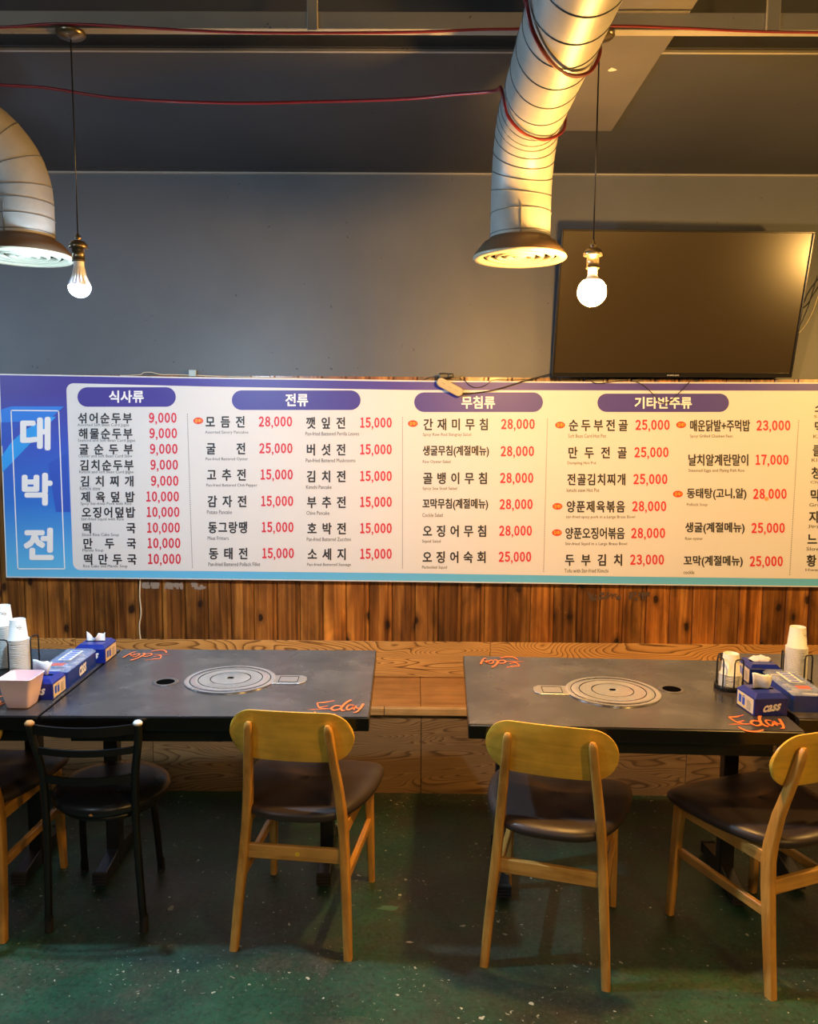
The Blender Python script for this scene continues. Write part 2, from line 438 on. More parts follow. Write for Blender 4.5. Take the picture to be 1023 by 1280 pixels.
# remains of stickers on the planks
def decal(px0, py0, px1, py1, m, seed, n=26, sz=2.2):
    r = random.Random(seed); b = MB()
    for i_ in range(n):
        a = r.uniform(px0, px1); c = r.uniform(py0, py1); w_ = r.uniform(.8, sz); h_ = r.uniform(.8, sz)
        b.add([tuple(at(a+dx*w_, c+dy*h_, Y=WY-.0004-.00006*i_)) for dx, dy in ((-1, -.8), (.9, -1), (1, .9), (-.8, 1))], [(0, 1, 2, 3)])
    o = b.build('sticker_residue', m, wb, label='faded scraps of a removed sticker on the planks'); o['kind'] = 'stuff'; return o
decal(179, 728.5, 187, 735, M_sticker, 1); decal(189, 728.5, 198, 735, M_sticker, 2); decal(206, 729, 216, 735, M_sticker, 3); decal(218, 729, 228, 735, M_sticker, 4)
decal(736, 741, 776, 750, M_sticker2, 8, 40); decal(788, 741, 815, 750, M_sticker2, 9, 30)
decal(240, 728.5, 246, 732, M_sticker, 5, 10); decal(244, 732, 257, 736, M_sticker, 6, 14)

# ============================================================ BENCH
be = thing('wooden_bench', 'long built-in plywood bench against the wall behind the tables', 'bench', (0, BF, 0))
cuts = [-4.3, -2.55, -1.15, .033, 1.2, 2.4, 4.3]
for a, b in zip(cuts[:-1], cuts[1:]):
    MB().box(((a+b)/2, .012, (BH-.03)/2), (b-a-.0025, .022, BH-.03)).build('front_panel', M_plyd, be, bevel=.001, seg=1)
for a, b in zip([-4.3, -2.1, -.9, .03, 1.25, 2.5], [-2.1, -.9, .03, 1.25, 2.5, 4.3]):
    MB().box(((a+b)/2, (WY-BF)/2+.008, BH-.012), (b-a-.002, WY-BF-.020, .022)).build('seat_board', M_seatboard, be, bevel=.0015, seg=1)
for a, b in zip([-4.3, -.13, 2.0], [-.13, 2.0, 4.3]):
    MB().box(((a+b)/2, .004, BH-.017), (b-a-.002, .028, .034)).build('edge_strip', M_strip, be, bevel=.004)
for a, b in zip([-4.3, -2.2, -1.66, .37, 2.3], [-2.2, -1.66, .37, 2.3, 4.3]):
    MB().box(((a+b)/2, WY-BF-.009, (BH+bt)/2), (b-a-.002, .014, bt-BH-.002)).build('back_panel', M_ply, be, bevel=.0012, seg=1)

# ============================================================ TABLES
TH = .735
def logo(parent, x, y, z, rot, sc):
    """orange handwriting; x,y = centre of the mark"""
    b = MB(); h = .0007; cnt = [0]
    def st(pts, ws):
        P = smooth_path([(a, c, cnt[0]*.00018) for a, c in pts], 4); cnt[0] += 1
        W = [ws[min(len(ws)-1, int(i/(len(P)-1)*(len(ws)-1)+.5))] for i in range(len(P))]
        L = []; Rr = []
        for i, p in enumerate(P):
            d = (P[min(i+1, len(P)-1)]-P[max(i-1, 0)]).normalized(); nn = Vector((-d.y, d.x, 0))*1.15
            L.append(p+nn*W[i]*.62); Rr.append(p-nn*W[i]*.62)
        v = L+Rr; n_ = len(P)
        b.add(v, [(i, i+1, n_+i+1, n_+i) for i in range(n_-1)])
    # unit: 1 = total width
    st([(-.50, -.05), (-.3, -.035), (-.1, -.03)], [.006, .012, .008])
    st([(-.37, .21), (-.25, .22), (-.06, .30)], [.02, .026, .012])
    st([(-.37, .20), (-.34, .08), (-.30, .03), (-.16, .09)], [.022, .022, .02, .016])
    st([(-.32, .02), (-.22, -.03), (-.10, -.03)], [.02, .02, .012])
    st([(-.37, -.14), (-.30, -.26), (-.15, -.29), (.02, -.22)], [.022, .03, .03, .024])
    st([(.10, .06), (0, .09), (-.08, -.0), (-.03, -.09), (.08, -.03), (.14, .12)], [.022, .028, .028, .026])
    st([(.26, .32), (.17, .20), (.10, .02), (.13, -.10), (.18, -.08)], [.034, .034, .03, .016])
    st([(.32, .10), (.24, .11), (.20, .0), (.24, -.08), (.32, .02), (.33, .08), (.34, -.07)], [.02, .024, .024, .022])
    st([(.36, .08), (.38, .0), (.43, -.01)], [.022, .022, .02])
    st([(.50, .16), (.46, .0), (.40, -.15), (.33, -.17)], [.034, .032, .026, .012])
    c, s_ = math.cos(R(rot)), math.sin(R(rot))
    b.v = [((p[0]*c-p[1]*1.4*s_)*sc+x, (p[0]*s_+p[1]*1.4*c)*sc+y, z+h+p[2]) for p in b.v]
    return b.build('printed_mark', M_orange, parent)
def table(label, cx, cy, rz, W, D, grill, plate_side, hole, feet, marks=(1, 1), grp='grill tables'):
    t = thing('grill_table', label, 'table', (cx, cy, 0), rz, grp)
    MB().box((0, 0, TH-.0225), (W, D, .045)).build('table_edge', M_topedge, t, bevel=.004)
    MB().box((0, 0, TH+.0004), (W-.006, D-.006, .0016)).build('tabletop', M_top, t, bevel=.0006, seg=1)
    zt = TH+.0012
    for s in (-1, 1):
        MB().box((0, s*(D/2-.09), TH-.045-.032), (W-.12, .025, .064)).build('apron', M_blackmetal, t)
    for fx in feet:
        f = MB().box((fx, .10, .30+.02), (.05, .05, .62)); f.build('leg_post', M_blackmetal, t, bevel=.004)
        ft = MB().prism([(-.06, .008), (-.06, .05), (.12, .075), (.28, .05), (.28, .008)], fx-.022, fx+.022, axis='x').build('foot', M_blackmetal, t, bevel=.003)
        for s in (-.063, .283):
            rb = MB()
            for k in range(4): rb.box((fx, s, .014+.0115*k), (.05, .012, .0075))
            rb.box((fx, s+(.003 if s < 0 else -.003), .031), (.044, .008, .044))
            rb.build('ribbed_cap', M_rubber, ft)
    if grill:
        gx, gy = grill; r = .157
        g = MB().lathe([(r, -.002), (r, .003), (r-.003, .0045), (r-.016, .0045), (r-.019, .0028), (r-.022, .0042), (r-.045, .0052), (r-.050, .0046), (r-.085, .0058), (r-.090, .0052), (r-.094, .0058), (.012, .0066), (.011, .003), (.0001, .003)], 64, (gx, gy, zt)).build('grill_lid', M_steel, t, sharp=35)
        MB().box((gx, gy, zt+.0072), (.018, .012, .002)).build('center_hole', M_dark, g)
        gr = MB()
        for rr in (r-.019, r-.047, r-.088):
            gr.lathe([(rr-.0011, .0062), (rr+.0011, .0062)], 56, (gx, gy, zt-(.0022 if rr > .13 else (.0004 if rr > .1 else 0))))
        gr.build('ring_groove', M_dark, g)['kind'] = 'stuff'
        s = plate_side
        poly = [(gx+s*.135, gy-.045), (gx+s*.245, gy-.045), (gx+s*.262, gy-.028), (gx+s*.266, gy), (gx+s*.262, gy+.028), (gx+s*.245, gy+.045), (gx+s*.135, gy+.045)]
        pl = MB().prism(poly, zt, zt+.0025, axis='z').build('gas_valve_plate', M_steel2, t, bevel=.0008, seg=1)
        fr = MB(); a, b_, c, d = gx+s*.170, gx+s*.235, gy-.030, gy+.030
        for u in ((a, c, b_, c), (b_, c, b_, d), (b_, d, a, d), (a, d, a, c)):
            fr.box(((u[0]+u[2])/2, (u[1]+u[3])/2, zt+.0028), (abs(u[2]-u[0])+.002, abs(u[3]-u[1])+.002, .001))
        fr.build('slot_outline', M_dark, pl)
        hx, hy = hole
        h = MB().lathe([(.044, 0), (.043, .0022), (.034, .0022), (.030, .0008)], 32, (hx, hy, zt)).build('cable_port', mat('port_ring', (.09, .08, .075), .4), t)
        MB().lathe([(.031, .0012), (.0001, .0012)], 32, (hx, hy, zt)).build('port_opening', M_dark, h)
    if marks[0]: logo(t, marks[0][0], marks[0][1], zt, 0, .17)
    if marks[1]: logo(t, marks[1][0], marks[1][1], zt, 180, .165)
    return t
def loc(px, py, cx, cy, rz):
    p = at(px, py, Z=TH)-Vector((cx, cy, TH)); a = R(-rz)
    return (p.x*math.cos(a)-p.y*math.sin(a), p.x*math.sin(a)+p.y*math.cos(a))
W1 = 1.002; D1 = .742
T1 = (at(463, 898, Z=TH)+at(51, 893.7, Z=TH)+at(152, 811.7, Z=TH)+at(471, 813.5, Z=TH))/4
T1a = (T1.x, T1.y, 1.0)
table('black grill table with round steel lid, left of the gap between the two front tables', *T1a, W1, D1, loc(288.5, 850, *T1a), 1, loc(207, 853, *T1a), (-.455, .33),
      (loc(420, 886, *T1a), loc(185, 819.5, *T1a)))
T2 = (at(587, 906.5, Z=TH)+at(1010.6, 918, Z=TH))/2; T2a = (T2.x+.0127, T2.y+.3745, -2.0)
table('black grill table with round steel lid, right of the gap, under the television', *T2a, .99, .728, loc(766, 865, *T2a), -1, loc(840, 862, *T2a), (-.355, .445),
      (loc(945, 905, *T2a), loc(628, 828, *T2a)))
table('black table at the left edge with a pink bin on it', T1a[0]-W1-.006, T1a[1]-.0175, 1.0, W1, D1, None, 1, None, (.27, -.33), (loc(-26, 880, T1a[0]-W1-.006, T1a[1]-.0175, 1.0), None))
R2a = (T2a[0]+.99+.028, T2a[1]+.075, -2.0)
table('black table at the right edge, set behind the angled chair', *R2a, .99, .728, None, 1, None, (-.33, .33), (None, None))

# ============================================================ WOODEN CHAIRS
def build_chair(label):
    t = thing('wooden_chair', label, 'chair', (0, 0, 0), 0, 'oak chairs with dark cushioned seats')
    def sect(cx, cy, cz, w_, d_, r_=.006): return [(a, b, cz) for a, b in rrect(w_/2, d_/2, r_, 3, cx, cy)]
    for s in (-1, 1):
        P = [(.180, .000, 0, .026, .030), (.172, .022, .13, .028, .033), (.160, .050, .30, .029, .038), (.154, .060, .38, .029, .040), (.150, .058, .43, .029, .039),
             (.142, .044, .52, .028, .034), (.131, .014, .63, .027, .028), (.123, -.006, .715, .026, .025), (.1215, -.009, .73, .023, .021), (.1205, -.010, .738, .015, .012)]
        MB().loft([sect(s*a, b, c, d, e, min(.007, d*.4)) for a, b, c, d, e in P]).build('rear_leg', M_leg, t, sharp=45)
        P = [(.180, .434, 0, .022, .026), (.176, .424, .2, .027, .032), (.172, .414, .402, .030, .036)]
        MB().loft([sect(s*a, b, c, d, e) for a, b, c, d, e in P]).build('front_leg', M_leg, t, sharp=45)
        def barm(a, b, h, w_):
            a, b = Vector(a), Vector(b); d = (b-a).normalized(); u = Vector((0, 0, 1)); n_ = d.cross(u).normalized()
            v = [p+n_*i*w_/2+u*j*h/2 for p in (a, b) for i, j in ((-1, -1), (1, -1), (1, 1), (-1, 1))]
            return MB().add(v, [(0, 1, 2, 3), (7, 6, 5, 4), (0, 4, 5, 1), (1, 5, 6, 2), (2, 6, 7, 3), (3, 7, 4, 0)])
        barm((s*.157, .070, .385), (s*.172, .400, .382), .040, .020).build('side_rail', M_side, t, bevel=.002, seg=1)
        barm((s*.163, .052, .228), (s*.174, .408, .232), .030, .018).build('side_stretcher', M_side, t, bevel=.003, seg=1)
    MB().box((0, .408, .380), (.325, .020, .040)).build('front_rail', M_rail, t, bevel=.002, seg=1)
    MB().box((0, .051, .300), (.306, .018, .046)).build('rear_stretcher', M_rail, t, bevel=.003, seg=1)
    # curved back board
    hw, hh, zc, th = .193, .080, .688, .012
    def surf(x, v):   # v -1..1
        r_ = .078; e = max(0, abs(x)-(hw-r_)); zh = hh*math.sqrt(max(0, 1-(e/r_)**2)) if e > 0 else hh
        z = zc+zh*v+.004*(1-(x/hw)**2)*(1 if v > 0 else -.6)*abs(v)
        y = .013+x*x*.55-(z-zc)*.20
        return x, y, z
    NX = 41; NV = 10; b = MB(); rings = []
    xs = [-hw*math.cos(math.pi*i/(NX-1)) for i in range(NX)]
    xs[0] = -hw*.9995; xs[-1] = hw*.9995
    for x in xs:
        ring = []
        for j in range(NV+1):
            v = -1+2*j/NV; p = surf(x, v); ring.append((p[0], p[1]-th/2*(1-.5*abs(v)**10), p[2]))
        for j in range(NV, -1, -1):
            v = -1+2*j/NV; p = surf(x, v); ring.append((p[0], p[1]+th/2*(1-.5*abs(v)**10), p[2]))
        rings.append(ring)
    b.loft(rings).build('back_board', M_back, t, sharp=50)
    # cushion
    half = [(0, .018), (.06, .021), (.110, .034), (.150, .062), (.180, .105), (.205, .165), (.222, .235), (.230, .300), (.231, .360), (.225, .412), (.198, .444), (.12, .456), (0, .459)]
    P = [Vector((a, b, 0)) for a, b in half]; hs = smooth_path(P, 3)
    out = [(p.x, p.y) for p in hs]+[(-p.x, p.y) for p in reversed(hs[1:-1])]
    c0 = Vector((0, .26))
    rings = []
    for z, s in ((.409, .90), (.411, .955), (.417, .985), (.426, 1.0), (.435, .994), (.443, .965), (.449, .90), (.452, .78), (.4535, .5), (.454, .02)):
        rings.append([(x*s, .26+(y-.26)*s, z+.003*max(0, (abs(x)/.23))**2*(1 if z > .41 else 0)-.006*max(0, (y-.30)/.15)) for x, y in out])
    MB().loft(rings).build('seat_cushion', M_seat, t)
    return t
ch = build_chair('oak chair with yellow rounded back at the middle of the left grill table')
ch.location = (-.374, 2.362, 0); ch.rotation_euler = (0, 0, R(-6.5))
st = MB().lathe([(.008, 0), (.0001, 0)], 14)
sx_ = MB(); sx_.v = []
sticker = MB().prism([(.0075*math.cos(2*math.pi*k/16)+.012, .301+.0075*math.sin(2*math.pi*k/16)) for k in range(16)], .0412, .0418).build('round_sticker', M_yellow, ch, label='small round yellow-green sticker')
tmp = dup(ch, (.392, 2.272, 0), -16, 'oak chair turned slightly, at the left end of the right grill table')
for c in list(tmp.children):
    if c.name.startswith('round_sticker'): bpy.data.objects.remove(c)
for args in (((1.196, 2.262, 0), 22.5, 'oak chair at the right edge, angled away from the others'),
             ((-1.468, 2.41, 0), -1.0, 'oak chair at the left edge, mostly cut off, beside the black metal chair')):
    tt = dup(tmp, *args)

# ============================================================ BLACK METAL CHAIR
bc = thing('metal_chair', 'black tubular metal chair with round vinyl seat and ladder back', 'chair', (-1.013, 2.462, 0), 2.0)
def frame_tube(name, pts, r): return MB().tube(smooth_path(pts, 5), r, 12).build(name, M_blackmetal, bc)
for s in (-1, 1):
    frame_tube('rear_leg', [(s*.152, 0, .0), (s*.146, -.006, .15), (s*.140, -.012, .34), (s*.140, -.016, .46), (s*.144+.006, -.034, .56), (s*.158+.012, -.066, .66), (s*.162+.013, -.080, .720)], .0122)
    cap = MB().lathe([(.0001, .007), (.009, .006), (.0142, 0), (.0142, -.006), (.0001, -.007)], 16, (s*.162+.013, -.081, .724)).build('post_cap', M_foam if s < 0 else M_bulbneck, bc)
    cap['label'] = 'worn tan post cap' if s < 0 else 'pale post cap'
    frame_tube('front_leg', [(s*.138-.03, .36, 0), (s*.130-.018, .30, .2), (s*.118-.005, .24, .395)], .0118)
    MB().lathe([(.0135, 0), (.0140, .05), (.0125, .055)], 12, (s*.151, 0, 0)).build('rubber_foot', M_rubber, bc)
    MB().lathe([(.0135, 0), (.0138, .04), (.0125, .045)], 12, (s*.138-.03, .358, 0)).build('rubber_foot', M_rubber, bc)
for z, hw, y0, h in ((.704, .162, -.076, .030), (.630, .155, -.056, .021), (.528, .143, -.028, .024)):
    rings = []
    for i in range(17):
        u = -1+2*i/16; x = hw*u+max(0, z-.52)*.062; y = y0-.022*(1-u*u); zz = z-.006*(1-u*u)
        rings.append([(x, y-.004, zz-h/2), (x, y+.004, zz-h/2), (x, y+.004, zz+h/2), (x, y-.004, zz+h/2)])
    MB().loft(rings, smooth=False).build('back_slat', M_blackmetal, bc)
MB().lathe([(.0001, .398), (.165, .398), (.180, .405), (.187, .420), (.184, .434), (.170, .445), (.13, .451), (.0001, .453)], 48, (.02, .130, 0)).build('round_seat', M_bseat, bc)
MB().tube([(.02+.150*math.cos(2*math.pi*k/32), .13+.150*math.sin(2*math.pi*k/32), .389) for k in range(33)], .009, 8).build('seat_ring', M_blackmetal, bc)
sd = bmesh.new(); bmesh.ops.create_icosphere(sd, subdivisions=2, radius=.0075)
me = bpy.data.meshes.new('foam_tear'); sd.to_mesh(me); sd.free(); me.materials.append(M_foam)
fo = bpy.data.objects.new('foam_tear', me); COL.objects.link(fo); fo.parent = bc; fo.location = (.015, -.053, .418); fo.scale = (1.1, .7, .75)
fo['label'] = 'yellow foam showing through a tear'

# ============================================================ MENU SIGN
SY = WY-.030                       # front face of the print
def S(px, py, d=0): 
    p = at(px, py, Y=SY-d); return p
sg = thing('menu_banner', 'long printed Korean menu banner across the wooden wainscot', 'sign', (0, SY, 0))
def SL(px, py): p = at(px, py, Y=SY); return (p.x, p.z)
top = [SL(-2, 467.2), SL(250, 471.5), SL(510, 475.5), SL(770, 477.5), SL(1023, 478.0)]
bot = [SL(7.5, 722), SL(250, 724.5), SL(510, 727.5), SL(770, 731), SL(1023, 734.0)]
XR = 2.55
top.append((XR, top[-1][1]-.003)); bot.append((XR, bot[-1][1]-.003))
MB().prism(top+bot[::-1], .001, .018).build('banner_board', M_vinylw, sg)
def inset(t_, b_, a): return [(p[0]+(a if i == 0 else 0), p[1]-a) for i, p in enumerate(t_)]+[(p[0]+(a if i == 0 else 0), p[1]+a) for i, p in reversed(list(enumerate(b_)))]
MB().prism(inset(top, bot, .006), -.0002, .0012).build('blue_border', M_print, sg)
def flat(mb, pts, d, mi=0):
    pts = [(p[0], -d, p[1]) for p in pts]; mb.add(pts, [tuple(range(len(pts)))], False, mi)
f1 = MB(); flat(f1, [SL(2.5, 570), SL(14, 553), SL(30, 538), SL(62, 521), SL(70, 521), SL(46, 546), SL(3.5, 590)], .0006); f1.build('printed_facet', M_facet1, sg)
f2 = MB(); flat(f2, [SL(1.5, 528), SL(26, 529), SL(2, 558)], .0007); flat(f2, [SL(60, 580), SL(84, 566), SL(88, 640), SL(70, 640)], .0007); f2.build('printed_facet', M_facet2, sg)
f3 = MB(); flat(f3, [SL(1, 512), SL(14, 508), SL(80, 508), SL(60, 526), SL(2, 528)], .0005); f3.build('printed_facet', M_facet3, sg)
# white rounded field
tl = SL(82, 479); bl = SL(92.5, 712.5); rr_ = .035; xl = (tl[0]+bl[0])/2
wt = [(xl, SL(82, 479)[1]), SL(250, 483), SL(510, 487.5), SL(1023, 488.5)]; wb_ = [SL(250, 713.8), SL(510, 716.5), SL(770, 720.5), SL(1023, 723.5)]
ztl = wt[0][1]; zbl = bl[1]
poly = [(xl+rr_-rr_*math.cos(R(a)), ztl-rr_+rr_*math.sin(R(a))) for a in range(0, 91, 15)] + wt[1:] + [(XR-.01, wt[-1][1]-.002), (XR-.01, wb_[-1][1]-.002)] + wb_[::-1] + [(xl+rr_-rr_*math.sin(R(a)), zbl+rr_-rr_*math.cos(R(a))) for a in range(0, 91, 15)]
def strip_poly(mb, poly, d): flat(mb, poly, d)
wf = MB(); flat(wf, poly, .0012); wf.build('white_field', M_vinylw, sg)
# frame and title
fr = MB()
q = [(14, 513), (73.5, 513.5), (81, 711), (22.5, 711)]
for a, b in zip(q, q[1:]+q[:1]):
    A = Vector((SL(*a)[0], -.0014, SL(*a)[1])); B = Vector((SL(*b)[0], -.0014, SL(*b)[1])); e = (B-A).normalized()*.0026; m_ = Vector((-e.z, 0, e.x)); fr.add([A-e-m_, B+e-m_, B+e+m_, A-e+m_], [(0, 1, 2, 3)])
fr.build('title_frame', M_white, sg)
D_TXT = .0024
def cellglyph(mb, c, cx, cy, w_, h_, off):
    a = SL(cx-w_/2, cy+h_/2); p = SL(cx+w_/2, cy+h_/2); q_ = SL(cx-w_/2, cy-h_/2)
    text_fit(mb, c, (a[0], -D_TXT, a[1]), (p[0]-a[0], 0, p[1]-a[1]), (q_[0]-a[0], 0, q_[1]-a[1]), 0, 0, True, strike=.0016)
def inkfit(mb, txt, x0, y0, x1, y1, off, d=D_TXT, shear=0, strike=0):
    a = SL(x0, y1); p = SL(x1, y1); q_ = SL(x0, y0)
    text_fit(mb, txt, (a[0], -d, a[1]), (p[0]-a[0], 0, p[1]-a[1]), (q_[0]-a[0], 0, q_[1]-a[1]), off, shear, strike=strike)
for c, b_ in (('대', (25.5, 521, 63.5, 563)), ('박', (27.5, 591, 66, 632)), ('전', (29.7, 659.5, 67.6, 700))):
    mb = MB(); inkfit(mb, c, *b_, .0, strike=.0072); mb.build('title_letter', M_white, sg)
def pill(x0, y0, x1, y1, txt, t0, t1, ty0, ty1):
    h = (y1-y0)/2; pts = []
    for k in range(13): a = R(90+180*k/12); pts.append(SL(x0+h+h*math.cos(a), (y0+y1)/2-h*math.sin(a)))
    for k in range(13): a = R(-90+180*k/12); pts.append(SL(x1-h+h*math.cos(a), (y0+y1)/2-h*math.sin(a)))
    b = MB(); flat(b, pts, .0017); o = b.build('heading_pill', M_purple, sg)
    b = MB(); inkfit(b, txt, t0, ty0, t1, ty1, 0, .0026, strike=.0017); b.build('heading_text', M_white, o)
pill(97, 484, 220, 508.5, '식사류', 136.5, 180, 488, 503.5)
pill(290, 488, 451, 512.5, '전류', 357, 385.5, 492, 508)
pill(518, 490.5, 679, 515, '무침류', 577, 619, 495, 511)
pill(747, 492, 911.5, 515, '기타반주류', 793.5, 865, 496, 511)
names, prices, caps = MB(), MB(), MB(); badges, btxt = MB(), MB()
def row_(name, xl, xr, yc, price, p0, p1, cap, cx1, cdy=13.5, gh=15.5, badge=None, pdy=-.5):
    if '(' in name or '+' in name or len(name) > 6:
        inkfit(names, name, xl, yc-gh*.50, xr, yc+gh*.46, 0, strike=.0014)
    else:
        n_ = len(name); gw = min(13.4, (xr-xl)/n_)
        for i, c in enumerate(name):
            cx = xl+gw/2+(xr-xl-gw)*(i/(n_-1) if n_ > 1 else 0)
            cellglyph(names, c, cx, yc, gw, gh, .022)
    if price:
        nd = len(price)-1; cwp = (p1-p0)/(nd+.42); xx = p0
        for c in price:
            if c == ',':
                inkfit(prices, ',', xx+cwp*.06, yc+4.0+pdy, xx+cwp*.34, yc+9.0+pdy, .0, strike=.0006); xx += cwp*.42
            else:
                a_, b_ = (.20, .92) if c == '1' else (.07, .93)
                inkfit(prices, chr(ord(c)-48+0xFF10), xx+cwp*a_, yc-6.6+pdy, xx+cwp*b_, yc+6.4+pdy, .0, strike=.0019); xx += cwp
    if cap: inkfit(caps, cap, xl, yc+cdy-2.4, cx1, yc+cdy+2.4, 0)
    if badge:
        bx, by = badge
        flat(badges, [SL(bx+6.2*math.cos(R(k*18)), by+4.2*math.sin(R(k*18))) for k in range(20)][::-1], .0017)
        inkfit(btxt, '강추!', bx-4.2, by-2.3, bx+4.4, by+2.3, .01, .0026)
def row(*a, **k):
    global names, prices, caps, badges, btxt
    names, prices, caps, badges, btxt = MB(), MB(), MB(), MB(), MB()
    row_(*a, **k)
    names.build('dish_name', M_ink, sg); prices.build('price', M_redink, sg); caps.build('dish_caption', M_grey_ink, sg)
    if badges.v:
        bo = badges.build('recommended_badge', M_badge, sg); btxt.build('badge_text', M_yellow, bo)
L = lambda a, b, i, n_: a+(b-a)*i/(n_-1)
o1 = lambda x, y: (x/3.935, 460+y/3.935)
ys = [247, 323, 400, 478, 557, 634, 710, 787, 863, 941]
r1 = [('섞어순두부', '9,000', 'Assorted Soft Bean Curd Jjigae', 636), ('해물순두부', '9,000', 'Seafood and Soft Bean Curd Jjigae', 666), ('굴순두부', '9,000', 'Oyster and Soft Bean Curd Stew', 652),
      ('김치순두부', '9,000', 'Kimchi and Soft Bean Curd Jjigae', 658), ('김치찌개', '9,000', 'Kimchi stew', 495), ('제육덮밥', '10,000', 'Spicy Stir-fried Pork with Rice', 648),
      ('오징어덮밥', '10,000', 'Stir-fried Squid with Rice', 610), ('떡국', '10,000', 'Sliced Rice Cake Soup', 586), ('만두국', '10,000', 'Mandu Soup', 510), ('떡만두국', '10,000', 'Rice Cake and Mandu Soup', 628)]
for i, (nm, pr, cp, cx) in enumerate(r1):
    pl = L(731, 741, i, 5) if i < 5 else L(714, 723, i-5, 5); pr_ = L(872, 893, i, 10)
    row(nm, L(97.0, 104.2, i, 10), L(166.3, 172.0, i, 10), 460+ys[i]/3.935, pr, pl/3.935, pr_/3.935, cp, cx/3.935, 8.8, 14.2)
s2 = 3.654
r2 = [('모듬전', '28,000', 'Assorted Savory Pancakes', 295), ('굴전', '25,000', 'Pan-fried Battered Oyster', 293), ('고추전', '15,000', 'Pan-fried Battered Chili Pepper', 336), ('감자전', '15,000', 'Potato Pancake', 220),
      ('동그랑땡', '15,000', 'Meat Fritters', 205), ('동태전', '15,000', 'Pan-fried Battered Pollack Fillet', 349)]
for i, (nm, pr, cp, cx) in enumerate(r2):
    y = (210, 332, 452, 573, 692, 811)[i]
    row(nm, 230+L(97, 112, i, 6)/s2, 230+L(284, 297, i, 6)/s2, 470+y/s2, pr, 230+L(340, 353, i, 6)/s2, 230+L(497, 505, i, 6)/s2, cp, 230+cx/s2, 13.2, badge=(248, 526) if i == 0 else None)
r3 = [('깻잎전', 'Pan-fried Battered Perilla Leaves', 801), ('버섯전', 'Pan-fried Battered Mushrooms', 784), ('김치전', 'Kimchi Pancake', 675), ('부추전', 'Chive Pancake', 665), ('호박전', 'Pan-fried Battered Zucchini', 763), ('소세지', 'Pan-fried Battered Sausage', 764)]
for i, (nm, cp, cx) in enumerate(r3):
    y = (215, 337, 459, 577, 697, 814)[i]
    row(nm, 230+L(556, 563, i, 6)/s2, 230+L(743, 747, i, 6)/s2, 470+y/s2, '15,000', 230+800/s2, 230+952/s2, cp, 230+cx/s2, 13.2)
r4 = [('간재미무침', '28,000', 'Spicy Raw Red Stingray Salad', 362), ('생굴무침(계절메뉴)', '28,000', 'Raw Oyster Salad', 268), ('골뱅이무침', '28,000', 'Spicy Sea Snail Salad', 297), ('꼬막무침(계절메뉴)', '28,000', 'Cockle Salad', 232),
      ('오징어무침', '28,000', 'Squid Salad', 223), ('오징어숙회', '25,000', 'Parboiled Squid', 252)]
for i, (nm, pr, cp, cx) in enumerate(r4):
    y = (258, 382, 504, 624, 745, 864)[i]
    row(nm, 490+L(142, 138, i, 6)/s2, 490+L(446, 436, i, 6)/s2, 460+y/s2, pr, 490+L(497, 486, i, 6)/s2, 490+L(655, 639, i, 6)/s2, cp, 490+cx/s2, 13.0, badge=(516.3, 529.5) if i == 0 else None)
s4 = 2.9825
r5 = [('순두부전골', '25,000', 'Soft Bean Curd Hot Pot', 232, (61, 183)), ('만두전골', '25,000', 'Dumpling Hot Pot', 195, None), ('전골김치찌개', '25,000', 'kimchi stew Hot Pot', 207, None), ('양푼제육볶음', '28,000', 'stir-fried spicy pork in a Large Brass Bowl', 340, (51, 486)),
      ('양푼오징어볶음', '28,000', 'Stir-fried Squid in a Large Brass Bowl', 310, (49, 584)), ('두부김치', '23,000', 'Tofu with Stir-fried Kimchi', 241, None)]
for i, (nm, pr, cp, cx, bd) in enumerate(r5):
    y = (184, 286, 386, 487, 587, 686)[i]
    row(nm, 680+L(91, 77, i, 6)/s4, 680+L(316, 298, i, 6)/s4, 470+y/s4, pr, 680+L(340, 320, i, 6)/s4, 680+L(471, 450, i, 6)/s4, cp, 680+cx/s4, 13.2, badge=(680+bd[0]/s4, 470+bd[1]/s4) if bd else None)
r6 = [('매운닭발+주먹밥', '23,000', 'Spicy Grilled Chicken Feet', 704, (512, 182)), ('날치알계란말이', '17,000', 'Steamed Eggs and Flying Fish Roe', 748, None), ('동태탕(고니,알)', '28,000', 'Pollock Soup', 610, (500, 440)), ('생굴(계절메뉴)', '25,000', 'Raw oyster', 593, None), ('꼬막(계절메뉴)', '25,000', 'cockle', 561, None)]
for i, (nm, pr, cp, cx, bd) in enumerate(r6):
    y = (186, 314, 441, 568, 692)[i]
    row(nm, 680+L(545, 521, i, 5)/s4, 680+L(769, 742, i, 5)/s4, 470+y/s4, pr, 680+L(791, 766, i, 5)/s4, 680+L(921, 893, i, 5)/s4, cp, 680+cx/s4, 13.2, badge=(680+bd[0]/s4, 470+bd[1]/s4) if bd else None)
for c, cp, yz, xz in (('소', 'Soju', 145, 283), ('맥', 'Krush', 265, 280), ('클', 'Kloud', 410, 270), ('청', 'Chungha', 548, 262), ('막', 'Greef', 685, 255), ('지', 'Jipyeong', 818, 247), ('느', 'Slow Br', 955, 237), ('황', 'Hwangt', 1087, 232)):
    X = 960+xz/4.92; Yp = 480+yz/4.92
    names, caps = MB(), MB()
    cellglyph(names, c, X+7.5, Yp, 14, 15.5, .022)
    inkfit(caps, cp, X, Yp+9.5, X+4.2*len(cp), Yp+14, 0)
    names.build('dish_name', M_ink, sg); caps.build('dish_caption', M_grey_ink, sg)
